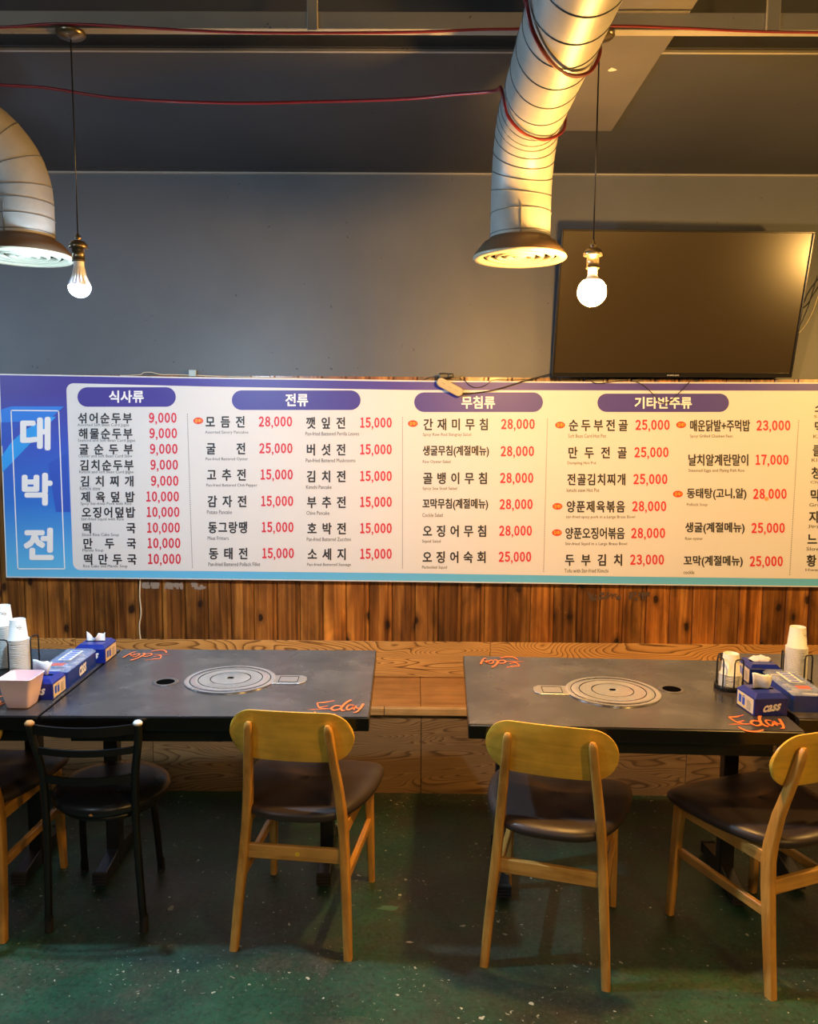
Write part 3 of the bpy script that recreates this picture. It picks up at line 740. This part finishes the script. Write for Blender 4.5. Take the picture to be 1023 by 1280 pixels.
for a, b in (((234.4, 518), (240.6, 709)), ((503.4, 522), (503.4, 710)), ((684.6, 524), (679.7, 714)), ((998.6, 526), (987.4, 718))):
    N = 74; dots = MB()
    for k in range(N):
        u = k/(N-1); p = SL(a[0]+(b[0]-a[0])*u, a[1]+(b[1]-a[1])*u)
        flat(dots, [(p[0]-.0021, p[1]-.0019), (p[0]+.0021, p[1]-.0019), (p[0]+.0021, p[1]+.0019), (p[0]-.0021, p[1]+.0019)], .0018)
    dots.build('dotted_divider', M_ink, sg)['kind'] = 'stuff'
sp = MB(); flat(sp, [SL(958.3+2.6*math.cos(R(k*30)), 623.5+2.6*math.sin(R(k*30))) for k in range(12)][::-1], .0026); sp.build('orange_stain', mat('stain', (.75, .33, .12), .6), sg, label='small orange stain on a price')

# ============================================================ TELEVISION
TVW, TVH = 1.12, .641
tv = thing('wall_television', 'large dark flat television tilted forward above the menu banner', 'television', (1.183, 3.772, 2.163))
tv.rotation_euler = (R(13.06), R(-.35), R(2.8))
MB().box((0, .012, 0), (TVW-.004, .030, TVH-.004)).build('housing', M_black, tv, bevel=.004)
fb = MB(); bz = .008; bb = .020
for a, b_, c, d in ((-TVW/2, TVW/2, TVH/2-bz, TVH/2), (-TVW/2, TVW/2, -TVH/2, -TVH/2+bb), (-TVW/2, -TVW/2+bz, -TVH/2+bb, TVH/2-bz), (TVW/2-bz, TVW/2, -TVH/2+bb, TVH/2-bz)):
    fb.box(((a+b_)/2, -.006, (c+d)/2), (b_-a, .014, d-c))
fb.build('bezel', M_tvframe, tv, bevel=.0015, seg=1)
MB().box((0, -.0045, (bb-bz)/2), (TVW-2*bz, .003, TVH-bb-bz)).build('screen', M_screen, tv)
lg = MB(); text_fit(lg, 'SAMSUNG', (-.028, -.0135, -TVH/2+.006), (.056, 0, 0), (0, 0, .007), .01); lg.build('bezel_lettering', mat('silver_print', (.5, .5, .5), .4), tv)
MB().box((0, .05, -.05), (.55, .05, .30)).build('rear_housing', M_black, tv, bevel=.01)
MB().box((0, .080, -.10), (.30, .02, .10)).build('mount_bracket', M_blackmetal, tv)

# ============================================================ CONDUIT RAIL, RED WIRES
RY, RZ0, RZ1 = 2.43, at(300, 39, Y=2.425).z, at(300, 39, Y=2.425).z+.048
ra = thing('ceiling_rail', 'grey painted square metal rail hung below the ceiling beam', 'rail', (0, RY, RZ0))
MB().box((0, .0, .024), (8.6, .034, .048)).build('square_tube', M_railm, ra, bevel=.002, seg=1)
for hx, wd in ((at(392, 20, Y=RY).x, .030), (at(963, 20, Y=RY).x, .038), (at(-300, 20, Y=RY).x, .03)):
    h_ = MB().box((hx, -.022, .055), (wd, .010, .125)).build('hanger', M_railm, ra, bevel=.002, seg=1)
    MB().tube([(hx, -.005, .11), (hx, -.005, 3.02-RZ0)], .006, 8).build('hanger_rod', M_blackmetal, h_)
def wire(name, pix, Y, r, m, label, cat, k=6, group=None, n=8):
    pts = [at(a, b, Y=(c if c is not None else Y)) for a, b, c in [(p+(None,))[:3] for p in pix]]
    o = MB().tube(smooth_path(pts, k), r, n).build(name, m)
    return tag(o, label, cat, group)
wire('red_cable', [(-150, 36), (0, 34), (60, 30), (120, 31), (200, 36), (300, 40.5), (420, 41), (520, 40), (600, 37), (660, 36), (770, 32.5), (850, 35), (940, 39), (1023, 40.5), (1200, 42)], RY-.035, .0038, M_redwire,
     'dark red cable running along the front of the ceiling rail', 'cable')
# wires wrap round the right hand duct
DX, DR, DY0 = .318, .0925, 2.62
DZ = at(705, 0, Y=1.8).z
pts = [at(-150, 96, Y=2.6), at(0, 106, Y=2.6), at(60, 110, Y=2.6), at(130, 121, Y=2.6), at(200, 126, Y=2.6), at(300, 129, Y=2.6), at(400, 127, Y=2.6), at(500, 124, Y=2.55), at(570, 118, Y=2.45), at(618, 114, Y=2.36)]
keys = [(178, 2.26), (215, 2.27), (250, 2.30), (285, 2.34), (325, 2.40), (360, 2.45), (400, 2.36), (450, 2.2), (500, 1.95), (540, 1.78), (575, 1.80), (610, 1.86), (640, 1.92), (675, 1.97), (710, 2.0), (740, 2.05), (790, 2.15)]
for th, yy in keys:
    a = R(th); pts.append(Vector((DX+(DR+.009)*math.cos(a), yy, DZ+(DR+.009)*math.sin(a))))
tag(MB().tube(smooth_path(pts, 6), .0046, 8).build('red_cable', M_redwire), 'glossy red cable looping twice round the right ventilation duct', 'cable')

# ============================================================ VENTILATION DUCTS
def duct(name, label, base, r, hood_r, d_axis, rb, vert, run, ngore, gap):
    """base = centre of hood underside; axis goes up `vert`, bends with radius rb towards d_axis, then runs `run`"""
    t = thing(name, label, 'duct', base)
    d = Vector(d_axis).normalized()
    path = [Vector((0, 0, .045)), Vector((0, 0, .045+vert))]
    c = path[-1]+d*rb
    for k in range(1, 13):
        a = R(90*k/12); path.append(Vector((0, 0, .045+vert))+d*(rb*(1-math.cos(a)))+Vector((0, 0, rb*math.sin(a))))
    end = path[-1]+d*run; path.append(end)
    body = MB().tube(path, r, 40, caps=False).build('duct_pipe', M_duct, t)
    # seams: thin ridges round the pipe
    segs = []; L_ = 0
    for a, b in zip(path[:-1], path[1:]): segs.append((L_, a, b)); L_ += (b-a).length
    def pos(s):
        for s0, a, b in segs:
            l = (b-a).length
            if s <= s0+l+1e-6: return a+(b-a)*((s-s0)/l), (b-a).normalized()
        return segs[-1][2], (segs[-1][2]-segs[-1][1]).normalized()
    s = .025
    first = True
    while s < L_:
        p, tn = pos(s)
        if s > vert+.02: tn = (tn+Vector((.10, 0, 0))).normalized()
        u = tn.orthogonal().normalized(); w_ = tn.cross(u)
        ring = [p+(u*math.cos(R(k*9))+w_*math.sin(R(k*9)))*(r+.0006) for k in range(41)]
        MB().tube(ring, .0017, 6).build('seam_ridge', M_seam, t)
        s += gap[0] if s < vert else (gap[1] if s < vert+rb*1.6 else gap[2])
    MB().box((-.01, -r-.0005, .10), (.003, .003, .085)).build('sheet_joint', M_seam, t)
    # hood
    hd = MB().lathe([(r+.002, .060), (r+.006, .052), (r+.020, .046), (hood_r-.020, .032), (hood_r-.006, .016), (hood_r, .004)], 56).build('hood_cone', M_flange_top, t)
    MB().lathe([(hood_r, .005), (hood_r+.001, .000), (hood_r-.004, -.005), (hood_r-.022, -.004), (hood_r-.030, .006)], 56).build('hood_rim', M_flange, t)
    for q in (.098, .068, .040, .014):
        q *= hood_r/.142
        MB().lathe([(q+.008, .014), (q+.007, .004), (q+.001, -.001), (max(.0005, q-.008), .004), (max(.0004, q-.006), .014)], 48).build('diffuser_ring', M_flange, t)
    MB().lathe([(hood_r-.030, .006), (hood_r-.032, .030), (.0001, .034)], 48).build('hood_throat', M_dark, t)
    return t
cR = at(651.5, 323, Y=DY0)
rb_ = .20; vR = DZ-rb_-.045-cR.z
duct('ventilation_duct', 'spiral metal duct with round hood, hanging left of the television', (DX, DY0, cR.z), DR, .144, (0, -1, 0), rb_, vR, 2.2, 5, (.062, .056, .115))
cL = at(30, 322, Y=2.6)
duct('ventilation_duct', 'metal duct elbow with round hood at the left edge of the picture', (cL.x-.002, 2.6, cL.z), .0945, .147, (-.86, -.5, 0), .22, .125, 2.2, 5, (.045, .070, .12))

# ============================================================ PENDANT BULBS
def pendant(label, bx_top, py_can, px, py_cap, warm):
    Yp = 2.43
    cn = at(bx_top, py_can, Y=Yp); bz_ = at(px, py_cap, Y=Yp)
    t = thing('pendant_lamp', label, 'lamp', (bz_.x, Yp, bz_.z))      # origin: top of the socket cap
    hz = RZ0-bz_.z
    dx = 0
    cy_ = MB().lathe([(.0001, 0), (.040, 0), (.042, -.006), (.034, -.014), (.012, -.020), (.0001, -.022)], 28, (dx, 0, hz-.001)).build('canopy', M_brass, t)
    MB().tube([(dx, 0, hz-.02), (0, 0, .012)], .0022, 6).build('cord', M_black, t)
    MB().lathe([(.0001, .020), (.004, .018), (.005, .010), (.009, .008), (.009, .002), (.004, .0), (.018, -.004), (.026, -.013), (.0275, -.024), (.024, -.026), (.0175, -.022), (.0175, -.055), (.019, -.057), (.019, -.061), (.0001, -.061)], 28).build('socket', M_brass, t)
    if warm:
        MB().lathe([(.0135, -.058), (.0135, -.078), (.018, -.087), (.026, -.094)], 28).build('bulb_neck', M_bulbneck, t)
        rr = .041; zc = -.126; pr = []
        for k in range(0, 17):
            a = R(52-142*k/16); pr.append((max(.0001, rr*math.cos(a)), zc+rr*math.sin(a)))
        MB().lathe(pr, 36).build('bulb_glass', M_bulbw, t)
    else:
        nk = MB().lathe([(.0145, -.058), (.0150, -.080), (.0190, -.100), (.0300, -.128), (.0310, -.131)], 28).build('bulb_neck', M_bulbneck, t)
        fn = MB()
        for k in range(18):
            a = 2*math.pi*k/18; c, s = math.cos(a), math.sin(a)
            fn.tube([(.0145*c, .0145*s, -.078), (.0192*c, .0192*s, -.100), (.0300*c, .0300*s, -.127)], .0012, 4)
        fn.build('cooling_fins', M_bulbneck, nk)['kind'] = 'stuff'
        pr = []
        for k in range(0, 13):
            a = R(8-98*k/12); pr.append((max(.0001, .0305*math.cos(a)), -.133+.029*math.sin(a)))
        MB().lathe(pr, 36).build('bulb_glass', M_bulbc, t)
    return t
pendant('pendant lamp with cool white ribbed bulb beside the left duct hood', 92, 44, 97.5, 300, False)
pendant('pendant lamp with warm globe bulb in front of the television', 765, 44, 742, 309, True)

# ============================================================ CABLES ON THE WALL, POWER STRIP
cy = SY-.012
psr = Matrix.Rotation(R(28), 3, 'Y')
pc = at(562.5, 484, Y=SY-.03)
ps = thing('power_strip', 'ivory oblong power strip hanging over the top of the banner', 'power strip', tuple(pc))
ring = rrect(.067, .021, .020, 5)
MB().loft([[tuple(psr @ Vector((a*q, y, b*q))) for a, b in ring] for y, q in ((.022, .97), (.018, 1), (-.010, 1), (-.015, .95), (-.016, .8))]).build('strip_body', M_ivory, ps, sharp=40)
sk = MB()
for k in (-.035, 0, .035):
    for e in (-.005, .005): sk.box(tuple(psr @ Vector((k+e, -.0165, 0))), (.003, .001, .003))
sk.build('socket_holes', M_dark, ps)['kind'] = 'stuff'
pg = at(558, 470, Y=SY-.02)
pl = thing('black_plug', 'black plug adapter resting on top of the ivory power strip', 'plug', tuple(pg))
MB().box((-.012, 0, .0), (.046, .034, .026)).build('plug_body', M_black, pl, bevel=.006)
MB().box((.022, 0, .002), (.024, .026, .020)).build('plug_head', M_black, pl, bevel=.005)
wire('black_cable', [(576, 492.5), (595, 491), (620, 487), (660, 475), (690, 467, SY+.0)], SY-.012, .0028, M_black, 'black cable from the power strip up to the television corner', 'cable')
wire('black_cable', [(566, 472), (580, 475), (588, 482), (597, 484.5), (608, 481), (616, 475.5), (640, 474), (665, 475)], SY-.010, .0016, M_black, 'thin black cable curling just right of the power strip', 'cable')
wire('black_cable', [(530, 474.5), (538, 471.5), (546, 472), (552, 472)], SY-.010, .002, M_black, 'short black cable at the left of the power strip', 'cable')
wire('black_cable', [(735, 472), (742, 478), (752, 479), (780, 475.5), (800, 479), (815, 491), (825, 502), (834, 503), (845, 495), (858, 482), (868, 470)], SY-.012, .0018, M_black, 'thin black cable drooping over the rightmost purple heading', 'cable')
wire('ivory_cable', [(175.5, 722), (174.8, 745), (176.5, 765), (174.5, 782), (175.5, 797), (178.5, 809)], WY-.006, .0034, M_cable, 'ivory cable hanging down the planks below the banner', 'cable')
wire('ivory_cable', [(150, 469.5), (174, 468.5), (180, 465.8), (190, 465.6), (200, 468), (215, 468.3), (236, 468.8), (300, 471.2), (420, 474), (530, 476)], WY-.004, .0020, M_cable, 'thin ivory cable lying along the banner top at left', 'cable')
wire('black_cable', [(1003, 386, 3.82), (1010, 380), (1018, 367), (1030, 350), (1060, 320)], WY-.01, .0030, M_black, 'black cable leaving the right side of the television', 'cable')
wire('ivory_cable', [(997, 418, 3.85), (1006, 408), (1015, 392), (1021, 376), (1030, 345)], WY-.01, .0022, M_cable, 'pale thin cable curving beside the right side of the television', 'cable')
c_ = at(241, 466.5, Y=WY-.01)
tag(MB().box(tuple(c_), (.034, .016, .030)).build('cable_clip', M_clip, bevel=.002), 'small grey-green clip on the wall above the banner', 'clip')

# ============================================================ THINGS ON THE TABLES
TZ = TH+.0013
def label_art(parent, P0, ux, uz, seed):
    """cream photo label with printed shapes"""
    P0, ux, uz = Vector(P0), Vector(ux), Vector(uz); nrm = ux.cross(uz).normalized()
    def quad(mb, a, b, c, d, h): mb.add([P0+ux*a+uz*b+nrm*h, P0+ux*c+uz*b+nrm*h, P0+ux*c+uz*d+nrm*h, P0+ux*a+uz*d+nrm*h], [(0, 1, 2, 3)])
    m1 = MB(); quad(m1, 0, 0, 1, 1, .0004); o = m1.build('side_label', M_label, parent, label='cream printed side label')
    r = random.Random(seed)
    m2 = MB(); quad(m2, .10, .25, .26, .80, .0008); quad(m2, .32, .20, .48, .72, .0008); quad(m2, .30, .78, .44, .86, .0008); m2.build('printed_cans', M_facet2, o)['kind'] = 'stuff'
    m3 = MB(); quad(m3, .08, .08, .20, .22, .0009); quad(m3, .24, .80, .36, .92, .0009); quad(m3, .40, .06, .52, .18, .0009); m3.build('yellow_print', M_yellow, o)['kind'] = 'stuff'
    m4 = MB()
    for k in range(6): quad(m4, .60, .12+.11*k, .60+r.uniform(.2, .32), .12+.11*k+.04, .0008)
    m4.build('fine_print', M_grey_ink, o)['kind'] = 'stuff'
def tissue_box(label, px, py, cx, cy, rz, W, D, H, side, tkind, mark=True, group='blue tissue boxes'):
    t = thing('tissue_box', label, 'tissue box', (cx, cy, TZ), rz, group)
    b = MB(); e = .013
    def rc(hw, hd, z): return [(-hw, -hd, z), (hw, -hd, z), (hw, hd, z), (-hw, hd, z)]
    b.loft([rc(W/2, D/2, 0), rc(W/2, D/2, H-e), rc(W/2-e, D/2-e, H)], smooth=False).build('carton', M_bluebox, t, bevel=.0012, seg=1)
    if side < 0: label_art(t, (-W/2-.0002, D/2-.006, .004), (0, -(D-.012), 0), (0, 0, H-e-.008), 3)
    else: label_art(t, (W/2+.0002, -D/2+.006, .004), (0, D-.012, 0), (0, 0, H-e-.008), 4)
    m = MB(); text_fit(m, 'cass', (-W*.27+(.0 if tkind else 0), -D/2-.0012, H*.16), (W*.52, 0, H*.10), (W*.06, 0, H*.34), .035)
    m.build('printed_word', M_white, t)
    # tissue: crumpled sheet rising from the slot
    tm = MB(); N = 9
    rnd = random.Random(int(cx*1000))
    if tkind == 1:   # upright fold
        rings = []
        for j in range(8):
            u = j/7; hw = .022+.016*u-.006*u*u; z = H-.002+.050*u; yy = .004-.006*math.sin(u*3)
            rings.append([((i/N*2-1)*hw-.004+.004*u, yy+.006*math.sin(i*.55+u*2)*(1-.3*u), z+.003*math.sin(i*.7+1)*u-(.008*u if i > N-2 else 0)) for i in range(N+1)])
    elif tkind == 2:  # low fold lying over
        rings = []
        for j in range(8):
            u = j/7; hw = .040*(math.sin(math.pi*(.12+.8*u)))**.6
            rings.append([((i/N*2-1)*hw, -.012+.034*u, H-.001+.020*math.sin(math.pi*u)*(1-((i/N*2-1)**2)*.6)+.002*math.sin(i*2+j)) for i in range(N+1)])
    else:            # two points
        rings = []
        for j in range(8):
            u = j/7
            rings.append([((i/N*2-1)*.034, .004+.010*math.sin(i)*u, H-.002+u*(.006+.030*abs((i/N*2-1.05))**1.5+(.022*math.exp(-((i-6)/1.3)**2)))) for i in range(N+1)])
    tm.loft(rings, caps=False, smooth=True, closed=False)
    o = tm.build('tissue', M_tissue, t)
    so = o.modifiers.new('thick', 'SOLIDIFY'); so.thickness = .0012
    MB().box((0, 0, H+.0003), (.070, .012, .0008)).build('slot', M_dark, t)
    return t
pF = at(943, 896, Z=TH); pFr = at(984.5, 895, Z=TH)
ang = math.degrees(math.atan2(pFr.y-pF.y, pFr.x-pF.x)); Wb = (pFr-pF).length
dirx = (pFr-pF).normalized(); diry = Vector((-dirx.y, dirx.x, 0)); Db = .115
cF = pF+dirx*Wb/2+diry*Db/2
tissue_box('blue tissue box in front on the right grill table, tissue standing up', 0, 0, cF.x, cF.y, ang, Wb, Db, .068, -1, 1)
pB = at(938, 857, Z=TH)
tissue_box('blue tissue box behind the others at right, tissue lying low', 0, 0, pB.x+.055, pB.y+.058, -2, .108, .115, .070, -1, 2)
q1 = at(65.5, 876, Z=TH); q2 = at(82, 862, Z=TH)
tissue_box('blue tissue box just behind the pink bin', 0, 0, q1.x-.055, (q1.y+q2.y)/2, 1.5, .108, .108, .066, 1, 1)
q3 = at(131.5, 830, Z=TH)
tissue_box('blue tissue box nearest the wall on the left', 0, 0, q3.x-.058, q3.y+.064, 1.5, .112, .125, .068, 1, 3)

def cutlery_box(label, cx, cy, rz, W, D, H, seed, word):
    t = thing('cutlery_box', label, 'box', (cx, cy, TZ), rz, 'long blue cutlery boxes')
    ring = [(a, b) for a, b in rrect(W/2, D/2, .008, 3)]; ri = [(a, b) for a, b in rrect(W/2-.003, D/2-.003, .006, 3)]
    MB().loft([[(a, b, 0) for a, b in ring], [(a, b, H) for a, b in ring], [(a, b, H) for a, b in ri], [(a, b, H-.012) for a, b in ri]], caps=True, smooth=False).build('tray', M_bluebox2, t)
    MB().loft([[(a, b, H+.0005) for a, b in ring], [(a, b, H+.003) for a, b in ring], [(a*.86, b*.93, H+.012) for a, b in ring]], smooth=False).build('clear_lid', M_lid, t)
    r = random.Random(seed); cm = MB()
    for k in range(9):
        cm.box((r.uniform(-.02, .02), -D/2+.025+k*(D-.05)/8, H-.006+r.uniform(0, .003)), (W*.55, .018, .005), Matrix.Rotation(r.uniform(-.3, .3), 3, 'Z'))
    cm.build('wrapped_contents', M_content, t)['kind'] = 'stuff'
    sk_ = MB().box((0, D*.12, H+.0128), (W*.42, D*.45, .0008)).build('lid_sticker', M_cup, t, label='white sticker on the clear lid')
    m = MB()
    for k in range(5): m.box((0, D*(-.06+.09*k), H+.0135), (W*.26, D*.045, .0005))
    m.build('sticker_print', M_facet2, sk_)['kind'] = 'stuff'
    MB().box((0, -D*.30, H+.0128), (W*.40, D*.12, .0008)).build('red_sticker', mat('sticker_red', (.55, .12, .10), .5), t)
    if word:
        m = MB(); text_fit(m, 'cass', (W/2+.0008, -.036, H*.18), (0, .062, .004), (0, .004, H*.62), .03, 0); m.build('printed_word', M_white, t)
    return t
q4 = at(84, 862, Z=TH)
cutlery_box('long blue cutlery box with clear lid, between the two left tissue boxes', q4.x-.054, q4.y+.135, 1.2, .106, .262, .055, 1, True)
q5 = at(992, 891, Z=TH)
cutlery_box('long blue cutlery box with clear lid on the table at the right edge', q5.x+.054, q5.y+.126, -2, .106, .25, .052, 2, True)

# cups
def cup_mesh():
    b = MB(); H = .072; r0, r1 = .034, .0262     # upside down: rim at the bottom, base on top
    b.lathe([(r0+.0018, 0), (r0+.0028, .0014), (r0+.0018, .0028), (r0-.0022, .0031), (r1-.0004, H-.001), (r1-.001, H), (r1-.003, H-.0005), (r1-.0035, H-.005), (.0001, H-.005)], 28)
    return b
cup0 = cup_mesh().build('paper_cup', M_cup)
cup_used = [False]
_u = ['', 'first', 'second', 'third', 'fourth', 'fifth', 'sixth', 'seventh', 'eighth', 'ninth', 'tenth', 'eleventh', 'twelfth', 'thirteenth', 'fourteenth', 'fifteenth', 'sixteenth', 'seventeenth', 'eighteenth', 'nineteenth', 'twentieth']
ORD = _u + ['twenty-'+q for q in _u[1:10]] + ['thirtieth'] + ['thirty-'+q for q in _u[1:10]]
def stack(cx, cy, z0, n_, lab_top, lab_rest, group, print_mark=True):
    for k in range(n_):
        if not cup_used[0]: o = cup0; cup_used[0] = True
        else: o = cup0.copy(); COL.objects.link(o)
        o.location = (cx+random.uniform(-.0004, .0004), cy+random.uniform(-.0004, .0004), z0+.0052*k)
        o.rotation_euler = (0, 0, random.uniform(0, 6))
        tag(o, lab_top if k == n_-1 else lab_rest % ORD[n_-1-k], 'cup', group)
        if k == n_-1:
            o.rotation_euler = (0, 0, 0)
            m = MB()
            for q, (zz, hh_, a0, a1) in enumerate(((.046, .003, -75, -40), (.041, .0022, -62, -42), (.052, .0012, -80, -35))):
                ns = 8
                for j in range(ns):
                    if (j*7+q) % 4 == 0: continue
                    A0 = R(a0+(a1-a0)*j/ns); A1 = R(a0+(a1-a0)*(j+.7)/ns); rr = .034-(.034-.0262)*zz/.072+.0004
                    m.add([(rr*math.cos(A0), rr*math.sin(A0), zz), (rr*math.cos(A1), rr*math.sin(A1), zz), (rr*math.cos(A1), rr*math.sin(A1), zz+hh_), (rr*math.cos(A0), rr*math.sin(A0), zz+hh_)], [(0, 1, 2, 3)])
            m.build('cup_print', M_grey_ink, o)['kind'] = 'stuff'
def holder(label, cx, cy, r, loops, hh_=.115):
    t = thing('cup_holder', label, 'cup holder', (cx, cy, TZ), 0, 'black wire cup holders')
    MB().lathe([(.0001, 0), (r, 0), (r+.003, .004), (r+.003, .015), (r-.001, .017), (r-.003, .010), (.0001, .009)], 40).build('base_tray', M_black, t)
    rb = MB()
    for k in range(44):
        a = 2*math.pi*k/44; rb.box(((r+.0035)*math.cos(a), (r+.0035)*math.sin(a), .009), (.0018, .0018, .014))
    rb.build('tray_ribs', M_black, t)['kind'] = 'stuff'
    for a, wd in loops:
        a = R(a); c = Vector((math.cos(a), math.sin(a), 0)); s = Vector((-math.sin(a), math.cos(a), 0)); p = c*(r-.004)
        pts = [p-s*wd+Vector((0, 0, .01)), p-s*wd+Vector((0, 0, hh_-.012)), p-s*(wd-.004)+Vector((0, 0, hh_-.002)), p-s*(wd-.010)+Vector((0, 0, hh_)), p+s*(wd-.010)+Vector((0, 0, hh_)), p+s*(wd-.004)+Vector((0, 0, hh_-.002)), p+s*wd+Vector((0, 0, hh_-.012)), p+s*wd+Vector((0, 0, .01))]
        MB().tube(pts, .0026, 8).build('wire_loop', M_black, t)
    return t
h1 = at(912, 861, Z=TH)
holder('round black wire cup holder beside the tissue boxes, holding the short stack', h1.x, h1.y, .046, ((-70, .018), (110, .018), (200, .016)), .112)
stack(h1.x+.001, h1.y, TZ+.010, 9, 'top paper cup of the short stack on the right grill table', 'white paper cup, %s below the top of the short stack on the right grill table', 'paper cups, short stack at right')
h2 = at(998, 784, Y=2.77)
holder('black wire cup holder behind the long box at right, holding the tall stack', h2.x+.004, 2.77, .050, ((-65, .018), (165, .018), (60, .018)), .118)
n2 = int((h2.z-(TZ+.010)-.072)/.0052+.5)+1
stack(h2.x, 2.77, TZ+.010, n2, 'top paper cup of the tall stack at the right', 'white paper cup, %s below the top of the tall stack at the right', 'paper cups, tall stack at right')
h3 = at(22, 774, Y=2.80)
hc = (h3.x-.035, 2.835)
holder('large black wire cup holder at left, holding two tall stacks', hc[0], hc[1], .092, ((-15, .020), (-88, .020), (100, .02), (190, .02)), .140)
n3 = int((h3.z-(TZ+.010)-.072)/.0052+.5)+1
stack(h3.x, 2.80, TZ+.010, n3, 'top paper cup of the left holder, front stack', 'white paper cup, %s below the top of the front stack of the left holder', 'paper cups, front stack at left')
h4 = at(5, 757, Y=2.875)
n4 = int((h4.z-(TZ+.010)-.072)/.0052+.5)+1
stack(h4.x-.005, 2.875, TZ+.010, n4, 'top paper cup of the left holder, rear stack', 'white paper cup, %s below the top of the rear stack of the left holder', 'paper cups, rear stack at left')

# pink bin
pb = at(22, 887, Z=TH)
bn = MB()
rings = []
for z, h, r_ in ((0, .033, .010), (.002, .0355, .011), (.05, .0455, .012), (.094, .0530, .013), (.0955, .0545, .0135), (.097, .0540, .0135), (.097, .0520, .012), (.05, .0440, .011), (.005, .0345, .010)):
    rings.append([(a, b, z) for a, b in rrect(h, h, r_, 4)])
bn.loft(rings)
o = bn.build('pink_bin', M_pink, sharp=60); o.location = (pb.x-.004, pb.y+.040, TZ); o.rotation_euler = (0, 0, R(0))
tag(o, 'small square pink plastic bin at the front edge of the left table', 'bin')

# flakes on the floor
def flake(px, py, w_, h_, m, label, seed):
    r = random.Random(seed); c = at(px, py, Z=.001)
    pts = [(c.x+w_*math.cos(2*math.pi*k/9)*r.uniform(.55, 1), c.y+h_*math.sin(2*math.pi*k/9)*r.uniform(.55, 1), .001) for k in range(9)]
    MB().add(pts, [tuple(range(9))]).build('paint_scuff', m, fl, label=label)
flake(486, 1135, .050, .018, mat('scuff_green', (.06, .17, .13), .6), 'pale green scuff on the floor paint', 1)
flake(512, 1177.5, .014, .006, M_chip, 'small white fleck on the floor', 2)
flake(214, 1135, .012, .022, mat('scuff_grey', (.25, .27, .22), .7), 'grey worn spot in the floor paint', 3)
bpy.context.view_layer.update()
